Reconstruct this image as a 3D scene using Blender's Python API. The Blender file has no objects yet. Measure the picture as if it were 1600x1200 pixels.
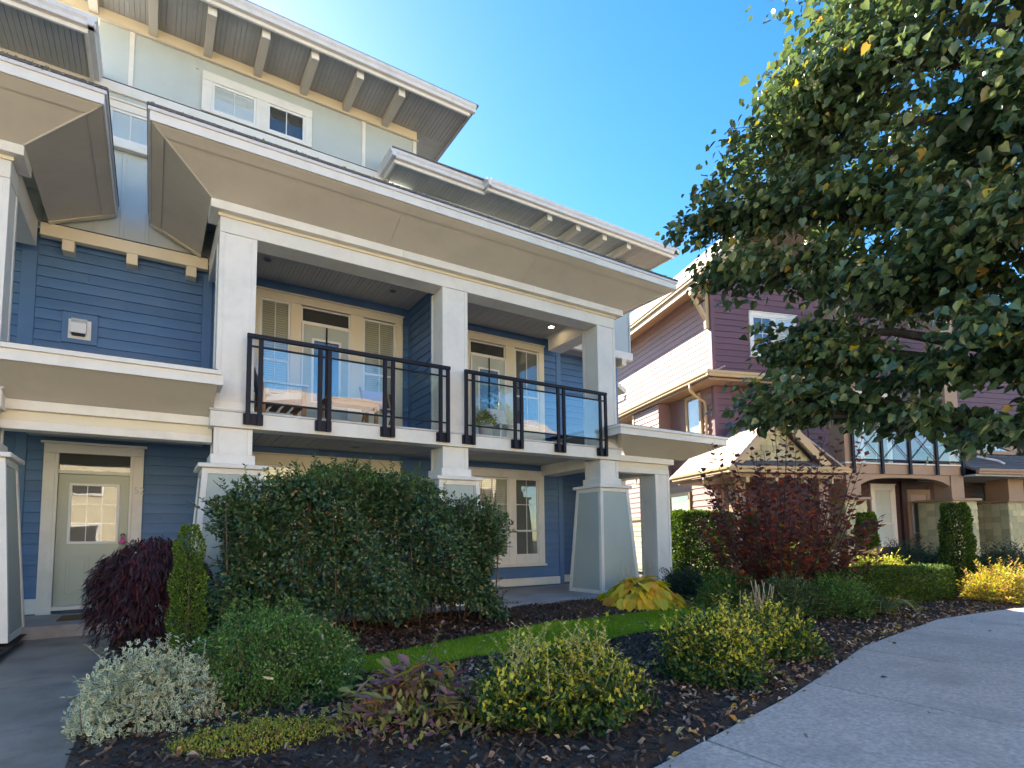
import bpy, bmesh, math, random
import numpy as np
from mathutils import Vector, Matrix

R = math.radians
random.seed(7)
rng = np.random.default_rng(7)
scene = bpy.context.scene
col = scene.collection

# ------------------------------------------------------------------ camera
F_PX, CX, CY = 886.818, 796.053, 769.663          # in a 1600 x 1200 frame
YAW, PITCH, ROLL, EYE = R(32.2572), R(4.6234), R(-0.6657), 1.2803
cam_d = bpy.data.cameras.new('camera')
cam = bpy.data.objects.new('camera', cam_d)
col.objects.link(cam)
cam_d.sensor_fit = 'HORIZONTAL'
cam_d.sensor_width = 36.0
cam_d.lens = F_PX / 1600 * 36
cam_d.shift_x = (800 - CX) / 1600
cam_d.shift_y = (CY - 600) / 1600
cam_d.clip_start, cam_d.clip_end = 0.05, 4000
fw = Vector((math.sin(YAW) * math.cos(PITCH), math.cos(YAW) * math.cos(PITCH), math.sin(PITCH)))
rt = Vector((math.cos(YAW), -math.sin(YAW), 0))
up = rt.cross(fw)
rt, up = rt * math.cos(ROLL) + up * math.sin(ROLL), -rt * math.sin(ROLL) + up * math.cos(ROLL)
M3 = Matrix((rt, up, -fw)).transposed()
cam.matrix_world = Matrix.Translation((0, 0, EYE)) @ M3.to_4x4()
scene.camera = cam

# ------------------------------------------------------------------ sky, sun, exposure
SUN_AZ, SUN_EL = R(-4.0), R(34.0)                # azimuth measured from +Y towards +X
world = bpy.data.worlds.new('World')
scene.world = world
world.use_nodes = True
wn = world.node_tree.nodes
sky = wn.new('ShaderNodeTexSky')
sky.sky_type = 'NISHITA'
sky.sun_disc = False
sky.sun_elevation = SUN_EL
sky.sun_rotation = SUN_AZ
sky.altitude = 0
sky.air_density = 1.0
sky.dust_density = 0.25
sky.ozone_density = 1.6
wn['Background'].inputs['Strength'].default_value = 0.062
hsv = wn.new('ShaderNodeHueSaturation')           # the clear autumn sky is a saturated azure
hsv.inputs['Saturation'].default_value = 1.38
world.node_tree.links.new(sky.outputs[0], hsv.inputs['Color'])
world.node_tree.links.new(hsv.outputs[0], wn['Background'].inputs[0])
sun_d = bpy.data.lights.new('sun', 'SUN')
sun = bpy.data.objects.new('sun', sun_d)
col.objects.link(sun)
sun_d.energy = 4.5
sun_d.angle = R(0.5)
sun_d.color = (1.0, 0.89, 0.74)
sdir = Vector((math.sin(SUN_AZ) * math.cos(SUN_EL), math.cos(SUN_AZ) * math.cos(SUN_EL), math.sin(SUN_EL)))
sun.rotation_euler = sdir.to_track_quat('Z', 'Y').to_euler()
sun.location = (-10, 40, 30)
vs = scene.view_settings
vs.view_transform = 'Standard'
vs.look = 'None'
vs.exposure = 2.58
vs.gamma = 1.0
vs.use_curve_mapping = False
scene.cycles.use_denoising = True
scene.cycles.max_bounces = 8
scene.cycles.diffuse_bounces = 5
scene.cycles.transparent_max_bounces = 16
scene.cycles.sample_clamp_indirect = 6.0

# ------------------------------------------------------------------ materials
MATS = {}


def new_mat(name):
    m = bpy.data.materials.new(name)
    m.use_nodes = True
    nt = m.node_tree
    return m, nt, nt.nodes['Principled BSDF']


def paint(name, c, rough=0.55, var=0.06, scale=2.5, bump=0.15, bscale=60.0, objvar=0.0, stretch=(1, 1, 1), spec=0.4,
          dirt=None, dirt_amt=0.0, dirt_scale=1.2):
    """painted or mineral surface: base colour with soft uneven patches, fine relief, piece-to-piece variation"""
    m, nt, b = new_mat(name)
    N, L = nt.nodes, nt.links
    tc = N.new('ShaderNodeTexCoord')
    mp = N.new('ShaderNodeMapping')
    mp.inputs['Scale'].default_value = stretch
    L.new(tc.outputs['Object'], mp.inputs[0])
    n1 = N.new('ShaderNodeTexNoise')
    n1.inputs['Scale'].default_value = scale
    n1.inputs['Detail'].default_value = 6
    L.new(mp.outputs[0], n1.inputs['Vector'])
    mr = N.new('ShaderNodeMapRange')
    mr.inputs['From Min'].default_value, mr.inputs['From Max'].default_value = 0.3, 0.7
    mr.inputs['To Min'].default_value, mr.inputs['To Max'].default_value = 1 - var, 1 + var
    L.new(n1.outputs['Fac'], mr.inputs[0])
    val = mr.outputs[0]
    if objvar:
        oi = N.new('ShaderNodeObjectInfo')
        mo = N.new('ShaderNodeMapRange')
        mo.inputs['To Min'].default_value, mo.inputs['To Max'].default_value = 1 - objvar, 1 + objvar
        L.new(oi.outputs['Random'], mo.inputs[0])
        mu = N.new('ShaderNodeMath')
        mu.operation = 'MULTIPLY'
        L.new(val, mu.inputs[0])
        L.new(mo.outputs[0], mu.inputs[1])
        val = mu.outputs[0]
    hs = N.new('ShaderNodeHueSaturation')
    hs.inputs['Color'].default_value = (*c, 1)
    L.new(val, hs.inputs['Value'])
    out = hs.outputs[0]
    if dirt is not None:
        n3 = N.new('ShaderNodeTexNoise')
        n3.inputs['Scale'].default_value = dirt_scale
        n3.inputs['Detail'].default_value = 9
        n3.inputs['Roughness'].default_value = 0.7
        geo = N.new('ShaderNodeNewGeometry')
        L.new(geo.outputs['Position'], n3.inputs['Vector'])
        md = N.new('ShaderNodeMapRange')
        md.inputs['From Min'].default_value, md.inputs['From Max'].default_value = 0.48, 0.72
        md.inputs['To Max'].default_value = dirt_amt
        L.new(n3.outputs['Fac'], md.inputs[0])
        mx = N.new('ShaderNodeMixRGB')
        mx.inputs['Color2'].default_value = (*dirt, 1)
        L.new(md.outputs[0], mx.inputs['Fac'])
        L.new(out, mx.inputs['Color1'])
        out = mx.outputs[0]
    L.new(out, b.inputs['Base Color'])
    b.inputs['Roughness'].default_value = rough
    b.inputs['Specular IOR Level'].default_value = spec
    if bump:
        n2 = N.new('ShaderNodeTexNoise')
        n2.inputs['Scale'].default_value = bscale
        n2.inputs['Detail'].default_value = 4
        L.new(mp.outputs[0], n2.inputs['Vector'])
        bp = N.new('ShaderNodeBump')
        bp.inputs['Strength'].default_value = bump
        bp.inputs['Distance'].default_value = 0.01
        L.new(n2.outputs['Fac'], bp.inputs['Height'])
        L.new(bp.outputs[0], b.inputs['Normal'])
    MATS[name] = m
    return m


def glass(name, tint=(0.92, 0.96, 0.95), boost=1.0):
    """thin pane: sees through, reflects by Fresnel"""
    m, nt, b = new_mat(name)
    N, L = nt.nodes, nt.links
    N.remove(b)
    out = N['Material Output']
    tr = N.new('ShaderNodeBsdfTransparent')
    tr.inputs[0].default_value = (*tint, 1)
    gl = N.new('ShaderNodeBsdfGlossy')
    gl.inputs['Roughness'].default_value = 0.012
    gl.inputs['Color'].default_value = (0.95, 0.97, 1, 1)
    fr = N.new('ShaderNodeFresnel')
    ge = N.new('ShaderNodeNewGeometry')            # same Fresnel on both faces of the pane
    io = N.new('ShaderNodeMapRange')
    io.inputs['To Min'].default_value, io.inputs['To Max'].default_value = 1.52, 1 / 1.52
    L.new(ge.outputs['Backfacing'], io.inputs[0])
    L.new(io.outputs[0], fr.inputs['IOR'])
    mu = N.new('ShaderNodeMath')
    mu.operation = 'MULTIPLY'
    mu.use_clamp = True
    mu.inputs[1].default_value = boost
    L.new(fr.outputs[0], mu.inputs[0])
    nz = N.new('ShaderNodeTexNoise')
    nz.inputs['Scale'].default_value = 1.3
    bp = N.new('ShaderNodeBump')
    bp.inputs['Strength'].default_value = 0.05
    bp.inputs['Distance'].default_value = 0.05
    tc = N.new('ShaderNodeTexCoord')
    L.new(tc.outputs['Object'], nz.inputs['Vector'])
    L.new(nz.outputs['Fac'], bp.inputs['Height'])
    L.new(bp.outputs[0], gl.inputs['Normal'])
    mx = N.new('ShaderNodeMixShader')
    L.new(mu.outputs[0], mx.inputs[0])
    L.new(tr.outputs[0], mx.inputs[1])
    L.new(gl.outputs[0], mx.inputs[2])
    L.new(mx.outputs[0], out.inputs[0])
    MATS[name] = m
    return m


def leafmat(name, stops, trans=0.35, rough=0.45, spec=0.35, src='tint', edge=None):
    """leaf: colours picked per leaf from a ramp, light passes through the blade"""
    m, nt, b = new_mat(name)
    N, L = nt.nodes, nt.links
    if src == 'tint':
        at = N.new('ShaderNodeAttribute')
        at.attribute_name = 'tint'
        fac = at.outputs['Fac']
    else:
        fac = N.new('ShaderNodeObjectInfo').outputs['Random']
    cr = N.new('ShaderNodeValToRGB')
    el = cr.color_ramp.elements
    while len(el) < len(stops):
        el.new(0.5)
    for e, (p, c) in zip(el, stops):
        e.position = p
        e.color = (*c, 1)
    L.new(fac, cr.inputs[0])
    out = cr.outputs[0]
    if edge is not None:                          # pale margin of a variegated leaf
        ea = N.new('ShaderNodeAttribute')
        ea.attribute_name = 'edge'
        mr = N.new('ShaderNodeMapRange')
        mr.inputs['From Min'].default_value, mr.inputs['From Max'].default_value = 0.35, 0.6
        L.new(ea.outputs['Fac'], mr.inputs[0])
        mx = N.new('ShaderNodeMixRGB')
        mx.inputs['Color2'].default_value = (*edge, 1)
        L.new(mr.outputs[0], mx.inputs['Fac'])
        L.new(out, mx.inputs['Color1'])
        out = mx.outputs[0]
    L.new(out, b.inputs['Base Color'])
    b.inputs['Roughness'].default_value = rough
    b.inputs['Specular IOR Level'].default_value = spec
    t = N.new('ShaderNodeBsdfTranslucent')
    hs = N.new('ShaderNodeHueSaturation')
    hs.inputs['Saturation'].default_value = 1.15
    hs.inputs['Value'].default_value = 1.3
    L.new(out, hs.inputs['Color'])
    L.new(hs.outputs[0], t.inputs[0])
    mx2 = N.new('ShaderNodeMixShader')
    mx2.inputs[0].default_value = trans
    L.new(b.outputs[0], mx2.inputs[1])
    L.new(t.outputs[0], mx2.inputs[2])
    L.new(mx2.outputs[0], N['Material Output'].inputs[0])
    MATS[name] = m
    return m


def emit(name, c, s):
    m, nt, b = new_mat(name)
    b.inputs['Emission Color'].default_value = (*c, 1)
    b.inputs['Emission Strength'].default_value = s
    MATS[name] = m
    return m


paint('blue', (0.080, 0.168, 0.325), 0.5, 0.14, 3, 0.3, 40, 0.10, (0.25, 1, 1), dirt=(0.13, 0.20, 0.31), dirt_amt=0.55, dirt_scale=2.2)
paint('blue_trim', (0.086, 0.178, 0.34), 0.5, 0.06, 3, 0.1)
paint('trim', (0.80, 0.765, 0.70), 0.5, 0.04, 2, 0.18, 50, 0.03, dirt=(0.48, 0.44, 0.36), dirt_amt=0.30, dirt_scale=2.3)
paint('cream', (0.78, 0.70, 0.52), 0.5, 0.03, 2, 0.12, 50, 0.02)
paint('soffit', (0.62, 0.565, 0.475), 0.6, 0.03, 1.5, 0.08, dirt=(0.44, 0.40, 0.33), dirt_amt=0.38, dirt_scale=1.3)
paint('sage', (0.44, 0.49, 0.44), 0.55, 0.03, 2, 0.1, dirt=(0.36, 0.38, 0.33), dirt_amt=0.3)
paint('grey_wall', (0.50, 0.545, 0.53), 0.6, 0.03, 2, 0.12, dirt=(0.40, 0.44, 0.43), dirt_amt=0.3)
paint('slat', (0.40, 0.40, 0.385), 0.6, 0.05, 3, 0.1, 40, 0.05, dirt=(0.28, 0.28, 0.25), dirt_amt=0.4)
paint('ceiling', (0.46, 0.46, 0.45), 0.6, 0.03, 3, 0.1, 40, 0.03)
paint('gutter', (0.72, 0.69, 0.68), 0.35, 0.05, 3, 0.05, dirt=(0.45, 0.42, 0.40), dirt_amt=0.4, dirt_scale=3)
paint('flashing', (0.55, 0.55, 0.55), 0.4, 0.1, 4, 0.1)
paint('darkline', (0.10, 0.10, 0.10), 0.6, 0.1, 4, 0.1)
paint('rail', (0.010, 0.011, 0.022), 0.5, 0.1, 4, 0.05, spec=0.25)
paint('door_sage', (0.50, 0.53, 0.43), 0.45, 0.03, 2, 0.06)
paint('vinyl', (0.80, 0.79, 0.77), 0.35, 0.02, 2, 0.0)
paint('room_shade', (0.06, 0.055, 0.05), 0.8, 0.2, 2, 0.0)  # darkness of the unlit rooms, given as colour to thin panels behind glass
paint('blind', (0.50, 0.47, 0.36), 0.6, 0.04, 4, 0.0)
paint('blind_dark', (0.17, 0.16, 0.15), 0.6, 0.04, 4, 0.0)
paint('curtain', (0.75, 0.76, 0.76), 0.7, 0.04, 4, 0.0)
paint('asphalt_roof', (0.13, 0.125, 0.125), 0.85, 0.25, 30, 0.6, 120, 0.12)
paint('pink_roof', (0.42, 0.33, 0.28), 0.85, 0.2, 30, 0.6, 120, 0.1)
paint('concrete', (0.64, 0.535, 0.46), 0.8, 0.26, 38, 1.0, 120, 0.06, dirt=(0.40, 0.335, 0.285), dirt_amt=0.8, dirt_scale=1.4)
paint('wet_concrete', (0.27, 0.232, 0.20), 0.36, 0.35, 1.2, 0.4, 90, 0.03, dirt=(0.11, 0.095, 0.082), dirt_amt=0.9, dirt_scale=1.9)
paint('porch_concrete', (0.42, 0.385, 0.36), 0.75, 0.14, 1.5, 0.35, 110, 0.03, dirt=(0.14, 0.135, 0.13), dirt_amt=0.5, dirt_scale=2)
paint('soil', (0.065, 0.043, 0.031), 0.95, 0.4, 8, 0.9, 60)
paint('turf_soil', (0.035, 0.05, 0.012), 0.95, 0.3, 8, 0.9, 60)
paint('ground', (0.07, 0.08, 0.035), 0.95, 0.3, 0.6, 0.5, 10)
paint('purple', (0.155, 0.075, 0.092), 0.55, 0.08, 3, 0.2, 40, 0.06, (0.25, 1, 1))
paint('purple_lit', (0.34, 0.215, 0.20), 0.55, 0.08, 3, 0.2, 40, 0.06, (1, 0.25, 1))  # the house's purple paint, lightened to carry the light on its side wall
paint('brown_siding', (0.075, 0.038, 0.036), 0.55, 0.08, 3, 0.2, 40, 0.06, (0.25, 1, 1))
paint('brown_trim', (0.38, 0.245, 0.155), 0.55, 0.05, 3, 0.12, dirt=(0.28, 0.17, 0.10), dirt_amt=0.3)
paint('tan_trim', (0.56, 0.40, 0.22), 0.5, 0.05, 3, 0.12)
paint('shingle_cream', (0.52, 0.46, 0.26), 0.7, 0.06, 4, 0.3, 60, 0.20)
paint('pink_door', (0.50, 0.33, 0.27), 0.5, 0.03, 2, 0.05)
paint('cream_house', (0.66, 0.56, 0.38), 0.7, 0.05, 2, 0.2)
paint('bark', (0.055, 0.045, 0.036), 0.9, 0.4, 12, 0.9, 40, 0, (1, 1, 0.3))
paint('twig', (0.14, 0.085, 0.05), 0.8, 0.3, 12, 0.4)
paint('twig_pale', (0.42, 0.34, 0.22), 0.8, 0.3, 12, 0.4)
paint('teak', (0.33, 0.165, 0.065), 0.5, 0.2, 10, 0.3, 60, 0.1, (0.2, 1, 1))
paint('cushion', (0.72, 0.73, 0.74), 0.85, 0.05, 6, 0.3, 150)
paint('lilac', (0.50, 0.40, 0.55), 0.8, 0.05, 6, 0.3, 150)
paint('coir', (0.20, 0.115, 0.050), 0.95, 0.3, 30, 0.9, 200)
paint('pot', (0.55, 0.56, 0.57), 0.4, 0.1, 4, 0.05)
paint('doll_pink', (0.62, 0.10, 0.28), 0.6, 0.15, 20, 0.1)
paint('doll_hair', (0.10, 0.05, 0.035), 0.7, 0.15, 20, 0.3)
paint('skin_tone', (0.55, 0.32, 0.22), 0.6, 0.05, 10, 0.0)
paint('num', (0.52, 0.52, 0.50), 0.35, 0.05, 10, 0.0)
paint('lichen', (0.30, 0.31, 0.25), 0.95, 0.5, 40, 0.5)
paint('chip', (0.058, 0.042, 0.032), 0.9, 0.8, 14, 0.3, 60)
glass('pane', (0.96, 0.98, 0.97), 1.5)
glass('rail_glass', (0.93, 0.965, 0.96), 2.0)
emit('lamp_glow', (1.0, 0.78, 0.45), 9.0)

# ------------------------------------------------------------------ mesh helpers
WPOS = {}


class MB:
    """collects geometry, links it as ONE mesh object"""

    def __init__(s):
        s.v, s.f = [], []

    def add(s, vs_, fs):
        o = len(s.v)
        s.v += [tuple(p) for p in vs_]
        s.f += [tuple(i + o for i in f) for f in fs]
        return s

    def box(s, x0, x1, y0, y1, z0, z1, c=0.0):
        x0, x1 = min(x0, x1), max(x0, x1)
        y0, y1 = min(y0, y1), max(y0, y1)
        z0, z1 = min(z0, z1), max(z0, z1)
        if c <= 0:
            v = [(x, y, z) for x in (x0, x1) for y in (y0, y1) for z in (z0, z1)]
            return s.add(v, [(0, 1, 3, 2), (4, 6, 7, 5), (0, 4, 5, 1), (2, 3, 7, 6), (0, 2, 6, 4), (1, 5, 7, 3)])
        c = min(c, (x1 - x0) * .45, (y1 - y0) * .45, (z1 - z0) * .45)
        v, idx = [], {}
        lo, hi = (x0, y0, z0), (x1, y1, z1)
        for a in range(8):
            sg = ((a >> 2) & 1, (a >> 1) & 1, a & 1)
            for ax in range(3):
                p = []
                for k in range(3):
                    base = hi[k] if sg[k] else lo[k]
                    p.append(base if k == ax else base + (-c if sg[k] else c))
                idx[(a, ax)] = len(v)
                v.append(p)
        f = []
        for ax in range(3):
            o1, o2 = [k for k in range(3) if k != ax]
            for sd in (0, 1):
                q = []
                for s1, s2 in ((0, 0), (1, 0), (1, 1), (0, 1)):
                    sg = [0, 0, 0]
                    sg[ax], sg[o1], sg[o2] = sd, s1, s2
                    q.append(idx[(sg[0] * 4 + sg[1] * 2 + sg[2], ax)])
                f.append(tuple(q))
        for ax in range(3):                        # edges along ax
            o1, o2 = [k for k in range(3) if k != ax]
            for s1 in (0, 1):
                for s2 in (0, 1):
                    q = []
                    for sa, nx in ((0, o1), (1, o1), (1, o2), (0, o2)):
                        sg = [0, 0, 0]
                        sg[ax], sg[o1], sg[o2] = sa, s1, s2
                        q.append(idx[(sg[0] * 4 + sg[1] * 2 + sg[2], nx)])
                    f.append(tuple(q))
        for a in range(8):
            f.append((idx[(a, 0)], idx[(a, 1)], idx[(a, 2)]))
        return s.add(v, f)

    def slab(s, pts, t, d=None):
        """polygon given thickness t along its normal (or along d)"""
        P = [Vector(p) for p in pts]
        n = Vector(d) if d is not None else (P[1] - P[0]).cross(P[2] - P[0])
        n.normalize()
        k = len(P)
        v = P + [p + n * t for p in P]
        f = [tuple(range(k - 1, -1, -1)), tuple(range(k, 2 * k))]
        f += [(i, (i + 1) % k, (i + 1) % k + k, i + k) for i in range(k)]
        return s.add(v, f)

    def sweep(s, prof, p0, p1, out, upv=(0, 0, 1)):
        """profile [(out, up)...] carried from p0 to p1"""
        p0, p1, out, upv = Vector(p0), Vector(p1), Vector(out), Vector(upv)
        k = len(prof)
        v = [p0 + out * a + upv * b for a, b in prof] + [p1 + out * a + upv * b for a, b in prof]
        f = [tuple(range(k)), tuple(range(2 * k - 1, k - 1, -1))]
        f += [(i, (i + 1) % k, (i + 1) % k + k, i + k) for i in range(k)]
        return s.add(v, f)

    def tube(s, pts, rad, n=6, cap=True):
        P = [Vector(p) for p in pts]
        rad = rad if hasattr(rad, '__len__') else [rad] * len(P)
        rings = []
        o = len(s.v)
        ref = Vector((0.31, 0.17, 0.93))
        for i, p in enumerate(P):
            t = (P[min(i + 1, len(P) - 1)] - P[max(i - 1, 0)]).normalized()
            a = t.cross(ref)
            if a.length < 1e-3:
                a = t.cross(Vector((1, 0, 0)))
            a.normalize()
            b = t.cross(a)
            for k in range(n):
                g = 2 * math.pi * k / n
                s.v.append(tuple(p + (a * math.cos(g) + b * math.sin(g)) * rad[i]))
        for i in range(len(P) - 1):
            for k in range(n):
                s.f.append((o + i * n + k, o + i * n + (k + 1) % n, o + (i + 1) * n + (k + 1) % n, o + (i + 1) * n + k))
        if cap:
            s.f.append(tuple(o + k for k in range(n - 1, -1, -1)))
            s.f.append(tuple(o + (len(P) - 1) * n + k for k in range(n)))
        return s

    def disc(s, c, r, h, n=16):
        return s.tube([c, (c[0], c[1], c[2] + h)], r, n)

    def lathe(s, c, prof, n=14):
        o = len(s.v)
        for r_, z in prof:
            for k in range(n):
                g = 2 * math.pi * k / n
                s.v.append((c[0] + r_ * math.cos(g), c[1] + r_ * math.sin(g), c[2] + z))
        for i in range(len(prof) - 1):
            for k in range(n):
                s.f.append((o + i * n + k, o + i * n + (k + 1) % n, o + (i + 1) * n + (k + 1) % n, o + (i + 1) * n + k))
        s.f.append(tuple(o + k for k in range(n - 1, -1, -1)))
        s.f.append(tuple(o + (len(prof) - 1) * n + k for k in range(n)))
        return s

    def build(s, name, mat, parent=None, smooth=False):
        P = np.array(s.v, float)
        c = (P.min(0) + P.max(0)) / 2
        me = bpy.data.meshes.new(name)
        me.from_pydata((P - c).tolist(), [], s.f)
        bm = bmesh.new()
        bm.from_mesh(me)
        bmesh.ops.recalc_face_normals(bm, faces=bm.faces)
        bm.to_mesh(me)
        bm.free()
        if smooth:
            me.polygons.foreach_set('use_smooth', [True] * len(me.polygons))
        me.materials.append(MATS[mat])
        return link(name, me, c, parent)


def link(name, me, c, parent=None):
    o = bpy.data.objects.new(name, me)
    col.objects.link(o)
    base = WPOS[parent.name] if parent else np.zeros(3)
    o.parent = parent
    o.location = np.asarray(c, float) - base
    WPOS[o.name] = np.asarray(c, float)
    return o


def tag(o, label=None, cat=None, group=None, kind=None):
    if label:
        o['label'] = label
    if cat:
        o['category'] = cat
    if group:
        o['group'] = group
    if kind:
        o['kind'] = kind
    return o


def thing(name, loc, label, cat, group=None, rz=None):
    """Empty at a thing's base; with rz the children are given in the thing's own turned frame"""
    o = bpy.data.objects.new(name, None)
    col.objects.link(o)
    o.empty_display_size = 0.2
    o.location = loc
    if rz is not None:
        o.rotation_euler = (0, 0, rz)
        WPOS[o.name] = np.zeros(3)
    else:
        WPOS[o.name] = np.array(loc, float)
    return tag(o, label, cat, group)


def box(name, mat, parent, x0, x1, y0, y1, z0, z1, c=0.004):
    return MB().box(x0, x1, y0, y1, z0, z1, c).build(name, mat, parent)


# ---- many leaves in one mesh
T_OVAL = (np.array([(0, 0, 0), (.5, .42, .05), (0, 1, -.04), (-.5, .42, .05), (0, .45, -.06)]),
          [(0, 1, 4), (1, 2, 4), (2, 3, 4), (3, 0, 4)], np.array([.9, 1, 1, 1, 0.]))
T_HEART = (np.array([(0, .06, 0), (.3, -.05, .04), (.50, .25, .12), (.38, .62, .06), (.03, 1.08, -.20), (-.36, .62, .08),
                     (-.48, .25, .14), (-.3, -.05, .05), (0, .42, -.07)]),
           [(0, 1, 8), (1, 2, 8), (2, 3, 8), (3, 4, 8), (4, 5, 8), (5, 6, 8), (6, 7, 8), (7, 0, 8)], np.array([1.] * 8 + [0]))
T_BLADE = (np.array([(-.5, 0, 0), (.5, 0, 0), (.35, .55, .02), (0, 1, .12), (-.35, .55, .02)]),
           [(0, 1, 2, 4), (4, 2, 3)], np.array([1.] * 5))
T_CHIP = (np.array([(-.5, 0, 0), (.5, .05, .02), (.4, 1, 0), (-.45, .9, .05)]), [(0, 1, 2, 3)], np.array([1.] * 4))
T_CURL = (np.array([(-.35, 0, .05), (.35, 0, .0), (.5, .5, .30), (0, 1, .08), (-.5, .5, .26), (0, .5, 0)]),
          [(0, 1, 5), (1, 2, 5), (2, 3, 5), (3, 4, 5), (4, 0, 5)], np.array([1.] * 5 + [0]))


def unit(a):
    return a / np.maximum(np.linalg.norm(a, axis=1, keepdims=True), 1e-9)


def leaves(name, mat, P, D, Nn, size, tmpl, aspect=0.6, parent=None, tint=None, kind='stuff', jitter=0.0):
    P, D, Nn = np.asarray(P, float), unit(np.asarray(D, float)), np.asarray(Nn, float)
    n = len(P)
    size = np.broadcast_to(np.asarray(size, float), (n,))
    X = unit(np.cross(D, Nn))
    Z = unit(np.cross(X, D))
    tv, tf, te = tmpl
    k = len(tv)
    V = (P[:, None, :] + size[:, None, None] * (X[:, None, :] * (tv[None, :, 0:1] * aspect) + D[:, None, :] * tv[None, :, 1:2]
                                                 + Z[:, None, :] * tv[None, :, 2:3])).reshape(-1, 3)
    c = (V.min(0) + V.max(0)) / 2
    V = V - c
    loops, starts, tot = [], [], 0
    base = np.arange(n) * k
    me = bpy.data.meshes.new(name)
    me.vertices.add(len(V))
    me.vertices.foreach_set('co', V.astype(np.float32).ravel())
    per = sum(len(f) for f in tf)
    flat = np.concatenate([np.array(f) for f in tf])
    L = (base[:, None] + flat[None, :]).ravel()
    lens = np.array([len(f) for f in tf])
    st = np.concatenate([[0], np.cumsum(lens)[:-1]])
    ST = (np.arange(n)[:, None] * per + st[None, :]).ravel()
    me.loops.add(len(L))
    me.loops.foreach_set('vertex_index', L.astype(np.int32))
    me.polygons.add(len(ST))
    me.polygons.foreach_set('loop_start', ST.astype(np.int32))
    me.update(calc_edges=True)
    me.validate()
    if tint is None:
        tint = rng.random(n)
    a = me.attributes.new('tint', 'FLOAT', 'POINT')
    a.data.foreach_set('value', np.repeat(np.clip(tint, 0, 1), k).astype(np.float32))
    e = me.attributes.new('edge', 'FLOAT', 'POINT')
    e.data.foreach_set('value', np.tile(te, n).astype(np.float32))
    me.materials.append(MATS[mat])
    o = link(name, me, c, parent)
    if kind:
        o['kind'] = kind
    return o


def lump(d, amp, seed, freq=3.0):
    r = np.random.default_rng(seed)
    s = np.zeros(len(d))
    for k in range(6):
        w = r.normal(size=3) * freq * (1 + 0.5 * k)
        s += np.sin(d @ w + r.random() * 6.28) / (1 + 0.6 * k)
    return 1 + amp * s / 2.0


def mound(n, c, rad, seed, zmin=-0.15, amp=0.12, shell=0.35, e=1.0, freq=3.0):
    """points through the outer shell of a lumpy mound; returns points and outward directions"""
    r = np.random.default_rng(seed)
    d = unit(r.normal(size=(int(n * 2.6) + 50, 3)))
    d = d[d[:, 2] > zmin][:n]
    rf = (1 - shell * r.random(len(d)) ** 1.6) * lump(d, amp, seed + 1, freq)
    s = np.sign(d) * np.abs(d) ** e
    if e < 1:                                      # box-like
        s = s * 1.0
    p = np.asarray(c) + s * rf[:, None] * np.asarray(rad)
    return p, unit(d / np.asarray(rad))


def box_mound(n, c, half, seed, rnd_=.25, amp=.05, depth=.15, freq=3.0, bottom=False):
    """points through the outer skin of a rounded, slightly lumpy box"""
    r = np.random.default_rng(seed)
    h = np.asarray(half, float)
    area = np.array([h[1] * h[2], h[1] * h[2], h[0] * h[2], h[0] * h[2], h[0] * h[1], h[0] * h[1] * (1 if bottom else 0)])
    f = r.choice(6, n, p=area / area.sum())
    p = r.uniform(-1, 1, (n, 3)) * h
    ax, sg = f // 2, np.where(f % 2 == 0, 1.0, -1.0)
    ax_sg = sg.copy()
    p[np.arange(n), ax] = ax_sg * h[ax]
    q = np.minimum(h * .98, rnd_)                  # round the corners
    core = np.clip(p, -(h - q), h - q)
    d = unit(p - core + 1e-6)
    surf = core + d * q
    l = lump(surf / h.mean(), 1.0, seed + 1, freq) - 1
    p = surf + d * (amp * l - depth * r.random(n) ** 1.7)[:, None]
    return p + np.asarray(c), d

# ================================================================== THE SETTING: ground, paving, beds
gs = MB()
gs.add([(-400, -400, -0.12), (600, -400, -0.12), (600, 600, -0.12), (-400, 600, -0.12)], [(0, 1, 2, 3)])
tag(gs.build('ground', 'ground'), kind='structure')


def bumpy(name, mat, x0, x1, y0, y1, step, zf, keep=None):
    nx, ny = int((x1 - x0) / step) + 1, int((y1 - y0) / step) + 1
    xs, ys = np.linspace(x0, x1, nx), np.linspace(y0, y1, ny)
    m = MB()
    idx = {}
    for j in range(ny):
        for i in range(nx):
            m.v.append((xs[i], ys[j], zf(xs[i], ys[j])))
    for j in range(ny - 1):
        for i in range(nx - 1):
            if keep is None or keep((xs[i] + xs[i + 1]) / 2, (ys[j] + ys[j + 1]) / 2):
                a = j * nx + i
                m.f.append((a, a + 1, a + nx + 1, a + nx))
    return m.build(name, mat, None, True)


EDGE = [(-4.0, 1.9), (-1.5, 2.05), (0.6, 2.1), (2.2, 2.3), (3.41, 2.55), (4.43, 2.76), (5.56, 3.06), (6.96, 3.45), (8.34, 3.65),
        (9.98, 3.88), (11.45, 3.80), (12.9, 3.62), (15, 3.1), (18, 2.2), (24, 0.2)]


def edge_y(x):
    return float(np.interp(x, [p[0] for p in EDGE], [p[1] for p in EDGE]))


LAWN_LO = [(0.9, 5.35), (1.6, 5.36), (2.17, 5.29), (3.07, 5.36), (3.93, 5.28), (4.95, 5.40), (6.15, 5.46), (7.67, 5.88), (8.6, 6.4)]
LAWN_HI = [(0.9, 5.8), (1.9, 6.05), (2.53, 6.18), (3.32, 6.44), (4.98, 6.80), (6.8, 6.86), (8.47, 7.15), (9.4, 7.35)]


def lawn_lo(x):
    return float(np.interp(x, [p[0] for p in LAWN_LO], [p[1] for p in LAWN_LO])) + .02 * math.sin(5 * x)


def lawn_hi(x):
    return float(np.interp(x, [p[0] for p in LAWN_HI], [p[1] for p in LAWN_HI])) + .025 * math.sin(4 * x + 1)


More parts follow.
